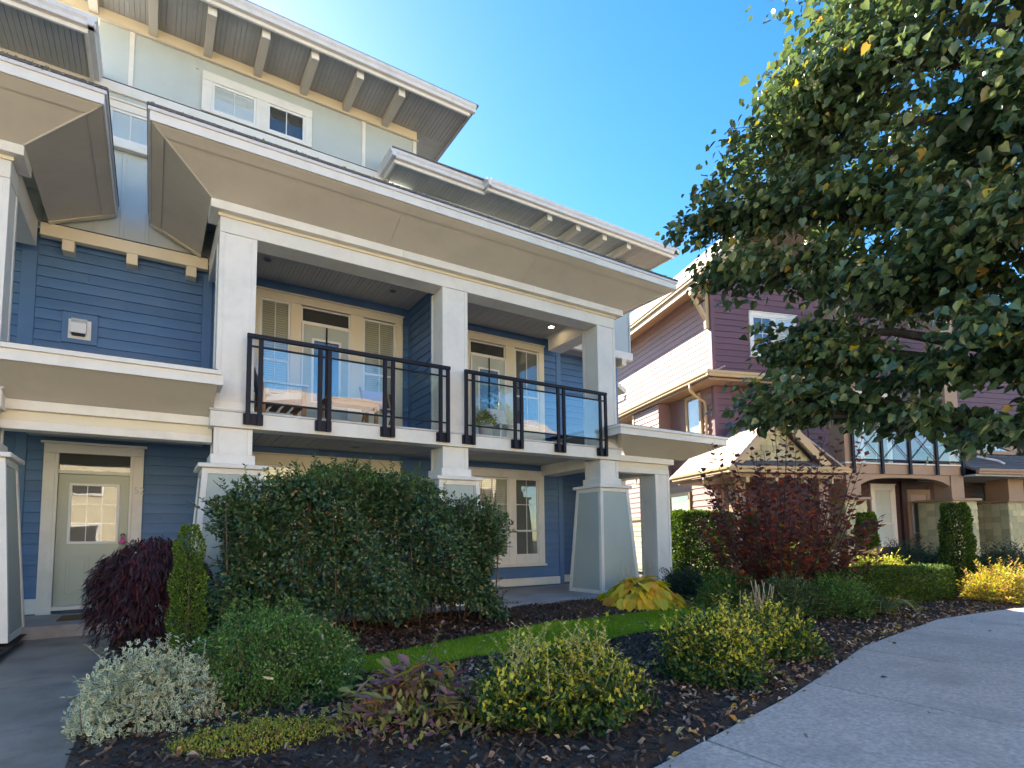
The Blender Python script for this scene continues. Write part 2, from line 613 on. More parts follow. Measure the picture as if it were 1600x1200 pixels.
def in_lawn(x, y):
    return 0.9 < x < 9.2 and lawn_lo(x) < y < lawn_hi(x)


def bed_z(x, y):
    h = .018 * math.sin(2.1 * x + .7) * math.sin(1.7 * y) + .012 * math.sin(5.3 * x + 2 * y) + .008 * math.sin(9 * y - 4 * x)
    h += .10 * min(1, max(0, (y - 6.6) / 1.5)) + .03 * math.exp(-((y - 4.3) ** 2) / .8)
    d = y - edge_y(x)
    return 0.012 + h * min(1, max(0, d / .35)) - .03 * (d < .06)


bed = bumpy('mulch_bed', 'soil', -3.6, 24, 1.9, 12.5, 0.12, bed_z, lambda x, y: y > edge_y(x) - .05 and not (-1.34 < x < -.36) and not (.3 < x < 9.55 and y > 8.36) and not (x < .2 and y > 9.75))
tag(bed, kind='structure')
lawn = bumpy('lawn', 'turf_soil', 0.9, 9.3, 5.1, 7.5, 0.07, lambda x, y: bed_z(x, y) * .25 + .03, in_lawn)
tag(lawn, kind='structure')

# driveway of concrete slabs with open joints
drive = MB().box(-14, 40, -40, 1.2, -0.11, -0.085).build('driveway', 'soil')
tag(drive, kind='structure')
JX = [-14, -8.5, -4.6, -2.7, -0.8, 1.1, 3.0, 4.9, 6.76, 8.71, 10.6, 12.6, 15, 18, 24]
for a, b in zip(JX[:-1], JX[1:]):
    xs = [a + .013] + [p[0] for p in EDGE if a + .05 < p[0] < b - .05] + [b - .013]
    for ylo, yhi in ((-7.5, 0.9), (0.922, None)):
        if yhi is None:
            topy = [(x, edge_y(x)) for x in xs]
            pts = [(xs[0], ylo), (xs[-1], ylo)] + topy[::-1]
        else:
            pts = [(xs[0], ylo), (xs[-1], ylo), (xs[-1], yhi), (xs[0], yhi)]
        MB().slab([(x, y, -0.08) for x, y in pts], .082, (0, 0, 1)).build('paving_slab', 'concrete', drive)
# little side slab that meets the drive
sp = MB().slab([(9.0, 3.95, -.05), (10.05, 4.02, -.05), (10.5, 4.5, -.05), (9.7, 4.7, -.05)], .064, (0, 0, 1)).build('stepping_slab', 'concrete')
tag(sp, kind='structure')
sp2 = MB().slab([(9.1, 6.5, -.05), (10.3, 7.3, -.05), (11.2, 8.9, -.05), (10.0, 8.5, -.05), (9.3, 7.4, -.05)], .085, (0, 0, 1)).build('side_path', 'concrete')
tag(sp2, kind='structure')
# entrance walk, damp
wk = MB()
wk.slab([(-1.36, 1.2, -.04), (-.36, 1.2, -.04), (-.34, 6.6, -.04), (-1.36, 6.6, -.04)], .075, (0, 0, 1))
wk.slab([(-1.36, 6.612, -.04), (-.34, 6.612, -.04), (-.30, 9.72, -.04), (-1.40, 9.72, -.04)], .075, (0, 0, 1))
tag(wk.build('entrance_walk', 'wet_concrete'), kind='structure')
tag(MB().box(-1.75, 0.2, 9.72, 11.4, 0.0, 0.20, .012).build('entrance_step', 'porch_concrete'), kind='structure')
tag(MB().box(0.25, 9.6, 8.3, 11.4, -0.05, 0.13, .012).build('porch_floor', 'porch_concrete'), kind='structure')

# ================================================================== BLUE TOWNHOUSE
house = thing('townhouse', (4.4, 10.6, 0), 'blue lap-sided townhouse with white trim and two glass-railed balconies on tapered piers', 'townhouse')
YW, Y3, YB = 11.30, 11.12, 9.09
LAP = [(0, .007), (.030, .007), (.029, .013), (.013, 1.0), (0, 1.0)]   # a dark slot stays open under each board


def siding(parent, mat, axis, plane, a0, a1, z0, z1, exp, holes=(), out=-1, name='siding_board'):
    z = z0
    while z < z1 - .02:
        e = min(exp, z1 - z)
        cuts = sorted((h0, h1) for h0, h1, hz0, hz1 in holes if min(hz1, z + e) - max(hz0, z) > .3 * e)
        segs, cur = [], a0
        for h0, h1 in cuts:
            if h0 > cur + .02:
                segs.append((cur, h0))
            cur = max(cur, h1)
        if cur < a1 - .02:
            segs.append((cur, a1))
        if axis == 'x' and exp < .18:              # butt joints here and there
            segs2 = []
            for s0, s1 in segs:
                if s1 - s0 > 1.6 and random.random() < .6:
                    c_ = random.uniform(s0 + .5, s1 - .5)
                    segs2 += [(s0, c_ - .0015), (c_ + .0015, s1)]
                else:
                    segs2.append((s0, s1))
            segs = segs2
        for s0, s1 in segs:
            m = MB()
            prof = [(o, u * e if u == 1.0 else u) for o, u in LAP]
            if axis == 'x':
                m.sweep(prof, (s0, plane, z), (s1, plane, z), (0, out, 0))
            else:
                m.sweep(prof, (plane, s0, z), (plane, s1, z), (out, 0, 0))
            m.build(name, mat, parent)
        z += exp


PANEL_CACHE = {}


def panels(parent, mat, x0, x1, y0, y1, z, along='y', w=0.30, name='soffit_panel', ng=4, depth=.010):
    """grooved soffit panels, one object each, same mesh where the size is the same"""
    a0, a1, b0, b1 = (x0, x1, y0, y1) if along == 'y' else (y0, y1, x0, x1)
    k = max(1, round((a1 - a0) / w))
    w = (a1 - a0) / k
    key = (round(w, 4), round(b1 - b0, 4), along, mat, ng)
    for i in range(k):
        if key not in PANEL_CACHE:
            g = .007
            prof = [(-w / 2 + .002, 0)]
            for q in range(1, ng):
                c = -w / 2 + w * q / ng
                prof += [(c - g, 0), (c, depth), (c + g, 0)]
            prof += [(w / 2 - .002, 0), (w / 2 - .002, .018), (-w / 2 + .002, .018)]
            h = (b1 - b0) / 2
            m = MB()
            if along == 'y':
                m.sweep(prof, (0, -h, 0), (0, h, 0), (1, 0, 0))
            else:
                m.sweep(prof, (-h, 0, 0), (h, 0, 0), (0, 1, 0))
            me = bpy.data.meshes.new(name)
            me.from_pydata(m.v, [], m.f)
            bm = bmesh.new()
            bm.from_mesh(me)
            bmesh.ops.recalc_face_normals(bm, faces=bm.faces)
            bm.to_mesh(me)
            bm.free()
            me.materials.append(MATS[mat])
            PANEL_CACHE[key] = me
        ca, cb = a0 + (i + .5) * w, (b0 + b1) / 2
        link(name, PANEL_CACHE[key], (ca, cb, z) if along == 'y' else (cb, ca, z), parent)


def window_unit(parent, outer, lites, Y, trim='trim', sash='vinyl', name='window', sill=True, cap=True, tr=.075):
    """casing with its lites; every lite has a sash, panes, bars, a blind and a backing panel, dark by default to stand for the unlit room"""
    x0, x1, z0, z1 = outer
    m = MB()
    zt, zb = max(l['z1'] for l in lites), min(l['z0'] for l in lites)
    m.box(x0, x1, Y - tr, Y - .003, zt, z1, .005)
    if cap:
        m.box(x0 - .02, x1 + .02, Y - tr - .03, Y - .003, z1 + .001, z1 + .03, .004)
    xs = [x0] + sum([[l['x0'], l['x1']] for l in lites], []) + [x1]
    for a, b in zip(xs[::2], xs[1::2]):
        if b - a > .012:
            m.box(a, b, Y - tr + .003, Y - .003, z0, zt - .001, .005)
    for l in lites:
        if l['z0'] > z0 + .02:
            m.box(l['x0'], l['x1'], Y - tr + .005, Y - .003, z0, l['z0'], .005)
    if sill:
        m.box(x0 - .03, x1 + .03, Y - tr - .035, Y - .003, z0 - .05, z0 - .002, .006)
    w = m.build(name, trim, parent)
    for l in lites:
        a, b, c, d = l['x0'], l['x1'], l['z0'], l['z1']
        fwid = l.get('f', .04)
        rail = l.get('rail')
        s = MB()
        ys0, ys1 = Y - .055, Y - .018
        s.box(a, a + fwid, ys0, ys1, c, d, .004).box(b - fwid, b, ys0, ys1, c, d, .004)
        s.box(a + fwid, b - fwid, ys0 + .002, ys1, c, c + fwid * 1.2, .004).box(a + fwid, b - fwid, ys0 + .002, ys1, d - fwid, d, .004)
        if rail:
            s.box(a + fwid, b - fwid, ys0 - .004, ys1, rail - .022, rail + .022, .004)
        s.build('sash', sash, w)
        zs = [(c + fwid, rail - .02), (rail + .02, d - fwid)] if rail else [(c + fwid, d - fwid)]
        for p0, p1 in zs:
            MB().box(a + fwid - .004, b - fwid + .004, Y - .040, Y - .036, p0, p1).build('glass_pane', 'pane', w)
        if l.get('mv'):
            xm = (a + b) / 2
            box('muntin', sash, w, xm - .009, xm + .009, Y - .047, Y - .034, c + fwid, d - fwid, .002)
        for zm in l.get('mh', ()):
            box('muntin', sash, w, a + fwid, b - fwid, Y - .0475, Y - .0335, zm - .009, zm + .009, .002)
        if l.get('blind'):
            bm_ = MB()
            zz = l.get('bz', c + fwid)
            k = int((d - fwid - zz) / .045)
            for q in range(k):
                zq = d - fwid - .02 - q * .045
                bm_.add([(a + fwid, Y - .027, zq - .021), (b - fwid, Y - .027, zq - .021), (b - fwid, Y - .018, zq + .021), (a + fwid, Y - .018, zq + .021)], [(0, 1, 2, 3)])
            if bm_.v:
                bm_.build('blind', l['blind'], w)
        MB().box(a + .004, b - .004, Y - .012, Y - .004, c + .004, d - .004).build('pane_backing', l.get('back', 'room_shade'), w)
    return w


# ---- ground floor walls
DOOR = (-1.448, -0.139, 0.20, 2.847)
W1L = (1.50, 4.40, 0.67, 2.89)
W1R = (5.24, 8.09, 0.67, 2.87)
wall1 = box('wall', 'blue_trim', house, -3.4, 8.56, YW, YW + .15, 0.05, 3.6)
siding(wall1, 'blue', 'x', YW, -1.66, .95, .46, 3.0, .163, [DOOR])
siding(wall1, 'blue', 'x', YW, 4.40, 8.55, .36, 3.03, .163, [W1L, W1R])
box('corner_board', 'blue_trim', wall1, -1.80, -1.665, YW - .03, YW, .2, 3.0)
siding(wall1, 'blue', 'x', YW, -3.4, -1.80, .46, 3.0, .163)
box('base_board', 'trim', wall1, -1.66, DOOR[0] - .002, YW - .04, YW, .215, .445)
box('base_board', 'trim', wall1, DOOR[1] + .002, .95, YW - .04, YW, .215, .445)
box('base_board', 'trim', wall1, .951, 8.56, YW - .04, YW, .165, .345)
# side return of the blue wall further right, set back a little
wall1b = box('wall', 'blue_trim', house, 8.60, 10.95, YW + .35, YW + .5, 0.05, 6.3)
siding(wall1b, 'blue', 'x', YW + .35, 8.70, 10.82, .36, 6.1, .163)
box('corner_board', 'blue_trim', wall1b, 8.56, 8.70, YW - .028, YW + .35, .165, 6.2)
box('corner_board', 'blue_trim', wall1b, 10.82, 10.97, YW + .31, YW + .36, .165, 6.1)
box('base_board', 'trim', wall1b, 8.70, 10.97, YW + .30, YW + .34, .165, .345)
wallR = box('wall', 'blue_trim', house, 10.80, 10.95, YW + .52, 20, 0.05, 6.3)
siding(wallR, 'blue', 'y', 10.95, YW + .55, 20, .36, 6.1, .40, out=1)

# ---- second floor walls
wall2 = box('wall', 'blue_trim', house, -3.4, 8.56, YW, YW + .15, 3.602, 6.30)
W2L = (1.50, 4.43, 3.30, 6.03)
W2R = (5.24, 8.17, 3.30, 6.03)
VENT = (-1.32, -.85, 4.50, 5.00)
siding(wall2, 'blue', 'x', YW, -1.66, .64, 3.62, 6.15, .172, [VENT])
siding(wall2, 'blue', 'x', YW, -3.4, -1.86, 3.62, 6.15, .172)
box('corner_board', 'blue_trim', wall2, -1.86, -1.665, YW - .032, YW, 3.62, 6.15)
box('corner_board', 'blue_trim', wall2, .645, .80, YW - .032, YW, 3.62, 6.15)
siding(wall2, 'blue', 'x', YW, 4.43, 4.58, 3.30, 6.25, .172)
siding(wall2, 'blue', 'x', YW, 4.70, 8.55, 3.30, 6.25, .172, [W2R])
siding(wall2, 'blue', 'x', YW, .85, 4.43, 6.06, 6.25, .172)
part_wall = box('party_wall', 'blue_trim', house, 4.60, 4.70, 9.55, YW, 3.2, 6.27)
siding(part_wall, 'blue', 'y', 4.60, 9.61, YW - .02, 3.30, 6.25, .172, out=-1)
box('corner_board', 'blue_trim', part_wall, 4.575, 4.60, YW - .12, YW - .024, 3.3, 6.26)
side_wall = box('side_wall', 'blue_trim', house, .86, .96, 9.62, YW, 3.2, 6.27)
# vent hood on the second floor
v = MB().box(VENT[0], VENT[1], YW - .045, YW - .002, VENT[2], VENT[3], .006).box(VENT[0] - .02, VENT[1] + .02, YW - .065, YW - .002, VENT[3] + .001, VENT[3] + .025, .004).build('wall_vent', 'blue_trim', house)
box('vent_plate', 'vinyl', v, -1.235, -.935, YW - .062, YW - .046, 4.565, 4.885, .006)
MB().slab([(-1.195, YW - .064, 4.875), (-1.195, YW - .17, 4.80), (-1.195, YW - .17, 4.64), (-1.195, YW - .064, 4.64)], .20, (1, 0, 0)).build('vent_hood', 'vinyl', v)
box('vent_opening', 'rail', v, -1.18, -1.01, YW - .155, YW - .075, 4.612, 4.638, .002)
box('vent_hinge', 'flashing', v, -1.20, -.99, YW - .08, YW - .063, 4.878, 4.90, .003)

# ---- windows
for dx in (0, 3.72):
    window_unit(house, (1.50 + dx, 4.43 + dx, 3.22, 6.03), [
        dict(x0=1.60 + dx, x1=2.14 + dx, z0=3.98, z1=5.88, rail=4.70, mv=True, blind='blind' if dx == 0 else 'blind_dark'),
        dict(x0=2.34 + dx, x1=3.30 + dx, z0=5.54, z1=5.86, f=.03),
        dict(x0=3.57 + dx, x1=4.27 + dx, z0=3.98, z1=5.86, rail=4.70, mv=True, blind='blind' if dx == 0 else 'blind_dark', bz=4.3),
    ], YW, trim='cream', sill=False, name='window')
    # balcony door below the transom: dark screen, door leaf inside with a glazed light
    d = MB().box(2.345 + dx, 2.385 + dx, YW - .10, YW - .078, 3.26, 5.53, .003).box(3.255 + dx, 3.295 + dx, YW - .10, YW - .078, 3.26, 5.53, .003).box(2.385 + dx, 3.255 + dx, YW - .098, YW - .078, 5.49, 5.53, .003).build('balcony_door', 'vinyl', house)
    box('door_leaf', 'sage', d, 2.386 + dx, 3.254 + dx, YW - .094, YW - .0785, 3.26, 5.488, .004)
    box('door_light_frame', 'vinyl', d, 2.53 + dx, 3.11 + dx, YW - .106, YW - .0945, 3.95, 5.24, .005)
    MB().box(2.58 + dx, 3.06 + dx, YW - .112, YW - .107, 4.0, 5.19).build('glass_pane', 'room_shade', d)  # dark backing under the pane, painted as the shaded room
    MB().box(2.58 + dx, 3.06 + dx, YW - .118, YW - .114, 4.0, 5.19).build('glass_pane', 'pane', d)
    box('screen_bar', 'rail', d, 2.80 + dx, 2.83 + dx, YW - .135, YW - .12, 3.26, 5.48, .003)
# ground floor
window_unit(house, W1L, [dict(x0=1.66, x1=2.31, z0=.865, z1=2.70, rail=1.457, mv=True, mh=(2.08,), blind='blind'),
                         dict(x0=2.50, x1=3.42, z0=.865, z1=2.70, mv=True, mh=(2.08,)),
                         dict(x0=3.60, x1=4.24, z0=.865, z1=2.70, rail=1.457, mv=True, mh=(2.08,), blind='blind_dark')], YW, trim='cream')
window_unit(house, W1R, [dict(x0=5.38, x1=6.0, z0=.865, z1=2.70, rail=1.457, mv=True, mh=(2.08,), blind='blind_dark'),
                         dict(x0=6.20, x1=7.07, z0=.865, z1=2.70, mv=True, mh=(2.08,), blind='blind'),
                         dict(x0=7.25, x1=7.92, z0=.865, z1=2.71, rail=1.457, mv=True, mh=(2.08,), blind='blind_dark')], YW, trim='trim')

# ---- entrance door
dr = MB()
dr.box(-1.448, -1.262, YW - .085, YW - .002, .20, 2.705, .005).box(-.318, -.139, YW - .085, YW - .002, .20, 2.705, .005)
dr.box(-1.448, -.139, YW - .087, YW - .002, 2.706, 2.847, .005).box(-1.49, -.10, YW - .125, YW - .002, 2.848, 2.885, .006)
dr.box(-1.30, -1.255, YW - .115, YW - .086, .32, 2.70, .004).box(-.325, -.285, YW - .115, YW - .086, .32, 2.70, .004)
dr.box(-1.255, -.325, YW - .11, YW - .003, 2.378, 2.432, .004)
dr.box(-1.26, -.32, YW - .13, YW - .003, .255, .318, .006)
dr = dr.build('entrance_door', 'trim', house)
leaf = box('door_leaf', 'door_sage', dr, -1.253, -.327, YW - .06, YW - .01, .322, 2.374, .005)
lite = MB()
for a, b, c, d in ((-1.115, -1.075, 1.27, 2.235), (-.49, -.45, 1.27, 2.235)):
    lite.box(a, b, YW - .082, YW - .0605, c, d, .006)
lite.box(-1.075, -.49, YW - .081, YW - .0605, 1.27, 1.312, .006).box(-1.075, -.49, YW - .081, YW - .0605, 2.195, 2.235, .006)
lite.build('light_frame', 'vinyl', dr)
MB().box(-1.077, -.488, YW - .072, YW - .067, 1.31, 2.197).build('glass_pane', 'pane', dr)
MB().box(-1.077, -.488, YW - .0645, YW - .0605, 1.31, 2.197).build('pane_backing', 'room_shade', dr)
mt = MB()
for xm in (-.88, -.68):
    mt.box(xm - .006, xm + .006, YW - .0665, YW - .0648, 1.31, 2.195)
for zm in (1.60, 1.90):
    mt.box(-1.075, -.49, YW - .0668, YW - .0649, zm - .006, zm + .006)
mt.build('muntin', 'vinyl', dr)
for a, b in ((-1.11, -.82), (-.76, -.47)):
    box('raised_panel', 'door_sage', dr, a, b, YW - .072, YW - .0605, .50, 1.10, .012)
    box('panel_field', 'door_sage', dr, a + .05, b - .05, YW - .080, YW - .0725, .55, 1.05, .006)
MB().box(-1.25, -.33, YW - .05, YW - .045, 2.434, 2.704).build('glass_pane', 'pane', dr)
MB().box(-1.25, -.33, YW - .02, YW - .012, 2.434, 2.704).build('pane_backing', 'room_shade', dr)
kn = MB().tube([(-.385, YW - .062, 1.26), (-.385, YW - .11, 1.26)], [.028, .012], 10).tube([(-.385, YW - .11, 1.26), (-.385, YW - .15, 1.26)], [.03, .026], 10)
kn.build('door_knob', 'num', dr, True)
fc = bpy.data.curves.new('house_number', 'FONT')
fc.body = '52'
fc.size = .155
fc.extrude = .006
fo = bpy.data.objects.new('tmp', fc)
col.objects.link(fo)
bpy.context.view_layer.update()
me = bpy.data.meshes.new_from_object(fo.evaluated_get(bpy.context.evaluated_depsgraph_get()))
bpy.data.objects.remove(fo)
me.transform(Matrix.Rotation(R(90), 4, 'X'))
me.materials.clear()
me.materials.append(MATS['num'])
link('house_number', me, (-.268, YW - .094, 2.09), dr)

# ---- columns on tapered piers
ZSL = .15


def column(xc, yc, top=5.878, upper=True, zb=.134):
    h = .257
    c = MB().box(xc - h + .012, xc + h - .012, yc - h + .012, yc + h - .012, 3.2 if upper else 2.4, top - .002, .003).build('column', 'trim', house)

    def corners(z0, z1):
        for sx in (-1, 1):
            for sy in (-1, 1):
                x, y = xc + sx * h, yc + sy * h
                box('corner_trim', 'trim', c, x, x - sx * .07, y, y - sy * .07, z0, z1, .004)
    if upper:
        corners(3.205, top - .003)
        box('plinth', 'trim', c, xc - h - .012, xc + h + .012, yc - h - .012, yc + h + .012, 3.203, 3.32, .005)
    box('lower_shaft', 'trim', c, xc - h + .012, xc + h - .012, yc - h + .012, yc + h - .012, 2.54, 2.935, .003)
    corners(2.545, 2.934)
    box('base_block', 'trim', c, xc - .295, xc + .295, yc - .295, yc + .295, 2.40, 2.54, .006)
    MB().box(xc - .455, xc + .455, yc - .455, yc + .455, 2.325, 2.385, .008).build('pier_cap', 'trim', c)
    MB().box(xc - .36, xc + .36, yc - .36, yc + .36, 2.386, 2.399, .004).build('cap_flashing', 'flashing', c)
    ht, hb = .395, .54

    def corner(sx, sy, t, inset=0.0):
        q = hb + (ht - hb) * t - inset
        return (xc + sx * q, yc + sy * q, zb + (2.322 - zb) * t)
    core = MB()
    v = [corner(sx, sy, t, .018) for t in (0, 1) for sx, sy in ((-1, -1), (1, -1), (1, 1), (-1, 1))]
    core.add(v, [(0, 1, 5, 4), (1, 2, 6, 5), (2, 3, 7, 6), (3, 0, 4, 7), (0, 3, 2, 1), (4, 5, 6, 7)])
    core.build('pier_panel', 'sage', c)
    for (sx, sy), (tx, ty) in (((-1, -1), (1, -1)), ((1, -1), (1, 1)), ((1, 1), (-1, 1)), ((-1, 1), (-1, -1))):
        A0, B0, A1, B1 = (Vector(corner(sx, sy, 0)), Vector(corner(tx, ty, 0)), Vector(corner(sx, sy, 1)), Vector(corner(tx, ty, 1)))
        d = (B0 - A0).normalized()
        n = (A1 - A0).cross(B0 - A0).normalized()
        mid = Vector((xc, yc, 1))
        if n.dot(mid - A0) < 0:
            n = -n
        fr = MB()
        wv = .075
        fr.slab([A0, A0 + d * wv, A1 + d * wv, A1], .0225, n)
        fr.slab([B0 - d * wv, B0, B1, B1 - d * wv], .0225, n)
        upv = (A1 - A0)
        a, b = A0 + d * (wv + .0005), B0 - d * (wv + .0005)
        fr.slab([a, b, b + upv * .034, a + upv * .034], .0215, n)
        a2, b2 = A1 + d * (wv + .0005), B1 - d * (wv + .0005)
        fr.slab([a2 - upv * .036, b2 - upv * .036, b2, a2], .0215, n)
        fr.build('pier_frame', 'trim', c)
    return c


YC = YB + .257
for xc in (.973, 4.603, 8.286):
    column(xc, YC)
column(-1.65 - .257, YC)

# ---- beams, crown, deck edge
def beams(x0, x1):
    b = box('beam', 'trim', house, x0, x1, YB, YB + .40, 5.880, 6.150, .006)
    cj = [x0 - .139, x0 + (x1 - x0) * .36, x0 + (x1 - x0) * .71, x1 + .139]
    for q in range(3):
        box('crown', 'trim', b, cj[q] + .001, cj[q + 1] - .001, YB - .133, YB + .40, 6.153, 6.286, .004)
    box('bed_mould', 'cream', b, x0 - .03, x1 + .03, YB - .03, YB, 6.105, 6.1525, .004)
    for xb in (x0, x1 - .40):
        box('side_beam', 'trim', b, xb, xb + .40, YB + .401, Y3 - .08, 5.882, 6.286, .006)
    return b


beams(.716, 8.544)
beams(-9.474, -1.65)


def deck(x0, x1):
    d = box('deck_edge', 'trim', house, x0 - .055, x1 + .055, YB - .055, YB + .25, 2.940, 3.165, .006)
    for q in (x0 + 2.1, x0 + 5.9):                 # joint covers in the deck edge
        box('joint_cover', 'trim', d, q - .02, q + .02, YB - .0585, YB - .0555, 2.944, 3.162, .001)
    box('deck_flashing', 'flashing', d, x0 - .07, x1 + .07, YB - .07, YB + .25, 3.167, 3.200, .004)
    box('deck_floor', 'porch_concrete', d, x0, x1, YB + .251, YW, 3.10, 3.198, .004)
    return d


deck(.716, 8.544)
deck(-9.474, -1.65)
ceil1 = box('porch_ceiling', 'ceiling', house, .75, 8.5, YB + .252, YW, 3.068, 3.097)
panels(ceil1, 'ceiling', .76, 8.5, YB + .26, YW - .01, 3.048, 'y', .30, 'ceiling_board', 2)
box('side_beam', 'trim', house, 8.03, 8.50, YC + .26, YW - .03, 2.80, 3.046, .006)
ceil2 = box('balcony_ceiling', 'ceiling', house, 1.12, 8.14, YB + .402, YW, 6.272, 6.30)
panels(ceil2, 'ceiling', 1.12, 4.59, YB + .41, YW - .03, 6.252, 'y', .20, 'ceiling_board', 3)
panels(ceil2, 'ceiling', 4.71, 8.14, YB + .41, YW - .03, 6.252, 'y', .20, 'ceiling_board', 3)
for n_, (x, y, z) in enumerate(((1.585, 10.45, 6.250), (3.94, 10.53, 6.250), (7.83, 10.48, 6.250), (3.23, 10.58, 3.046))):
    pl = MB().lathe((x, y, z), [(.085, 0), (.09, -.012), (.075, -.016), (.06, -.004)], 18).build('downlight', 'vinyl' if n_ == 2 else 'slat', house, True)
    MB().disc((x, y, z - .009), .055, .004, 16).build('downlight_lens', 'lamp_glow' if n_ == 2 else 'darkline', pl)

# ---- balcony railings: twin posts bolted to the deck edge, glass between thin rails
def railing(x0, x1, pairs):
    Yr = 8.955
    r = box('railing', 'rail', house, x0, x1, Yr - .035, Yr + .025, 4.285, 4.350, .006)
    for a, b in pairs:
        for x in (a, b):
            box('post', 'rail', r, x - .032, x + .032, Yr - .022, Yr + .022, 2.985, 4.284, .004)
        box('mounting_plate', 'rail', r, a - .055, b + .055, Yr + .023, Yr + .078, 2.995, 3.155, .004)
    edges = [pairs[0][1]] + sum([[p[0], p[1]] for p in pairs[1:-1]], []) + [pairs[-1][0]]
    for a, b in pairs:
        for z in (4.165, 3.33):
            box('rail_bar', 'rail', r, a + .033, b - .033, Yr - .012, Yr + .012, z - .014, z + .014, .003)
    for a, b in zip(edges[::2], edges[1::2]):
        for z in (4.165, 3.33):
            box('rail_bar', 'rail', r, a + .033, b - .033, Yr - .012, Yr + .012, z - .014, z + .014, .003)
        MB().box(a + .045, b - .045, Yr - .004, Yr + .004, 3.35, 4.148).build('glass_panel', 'rail_glass', r)
    return r


railing(1.105, 4.425, [(1.14, 1.30), (2.165, 2.305), (3.22, 3.36), (4.24, 4.385)])
railing(4.715, 8.12, [(4.75, 4.90), (5.80, 5.95), (6.83, 6.975), (7.94, 8.09)])
railing(-9.0, -1.95, [(-2.15, -1.99), (-3.2, -3.05), (-4.3, -4.15)])


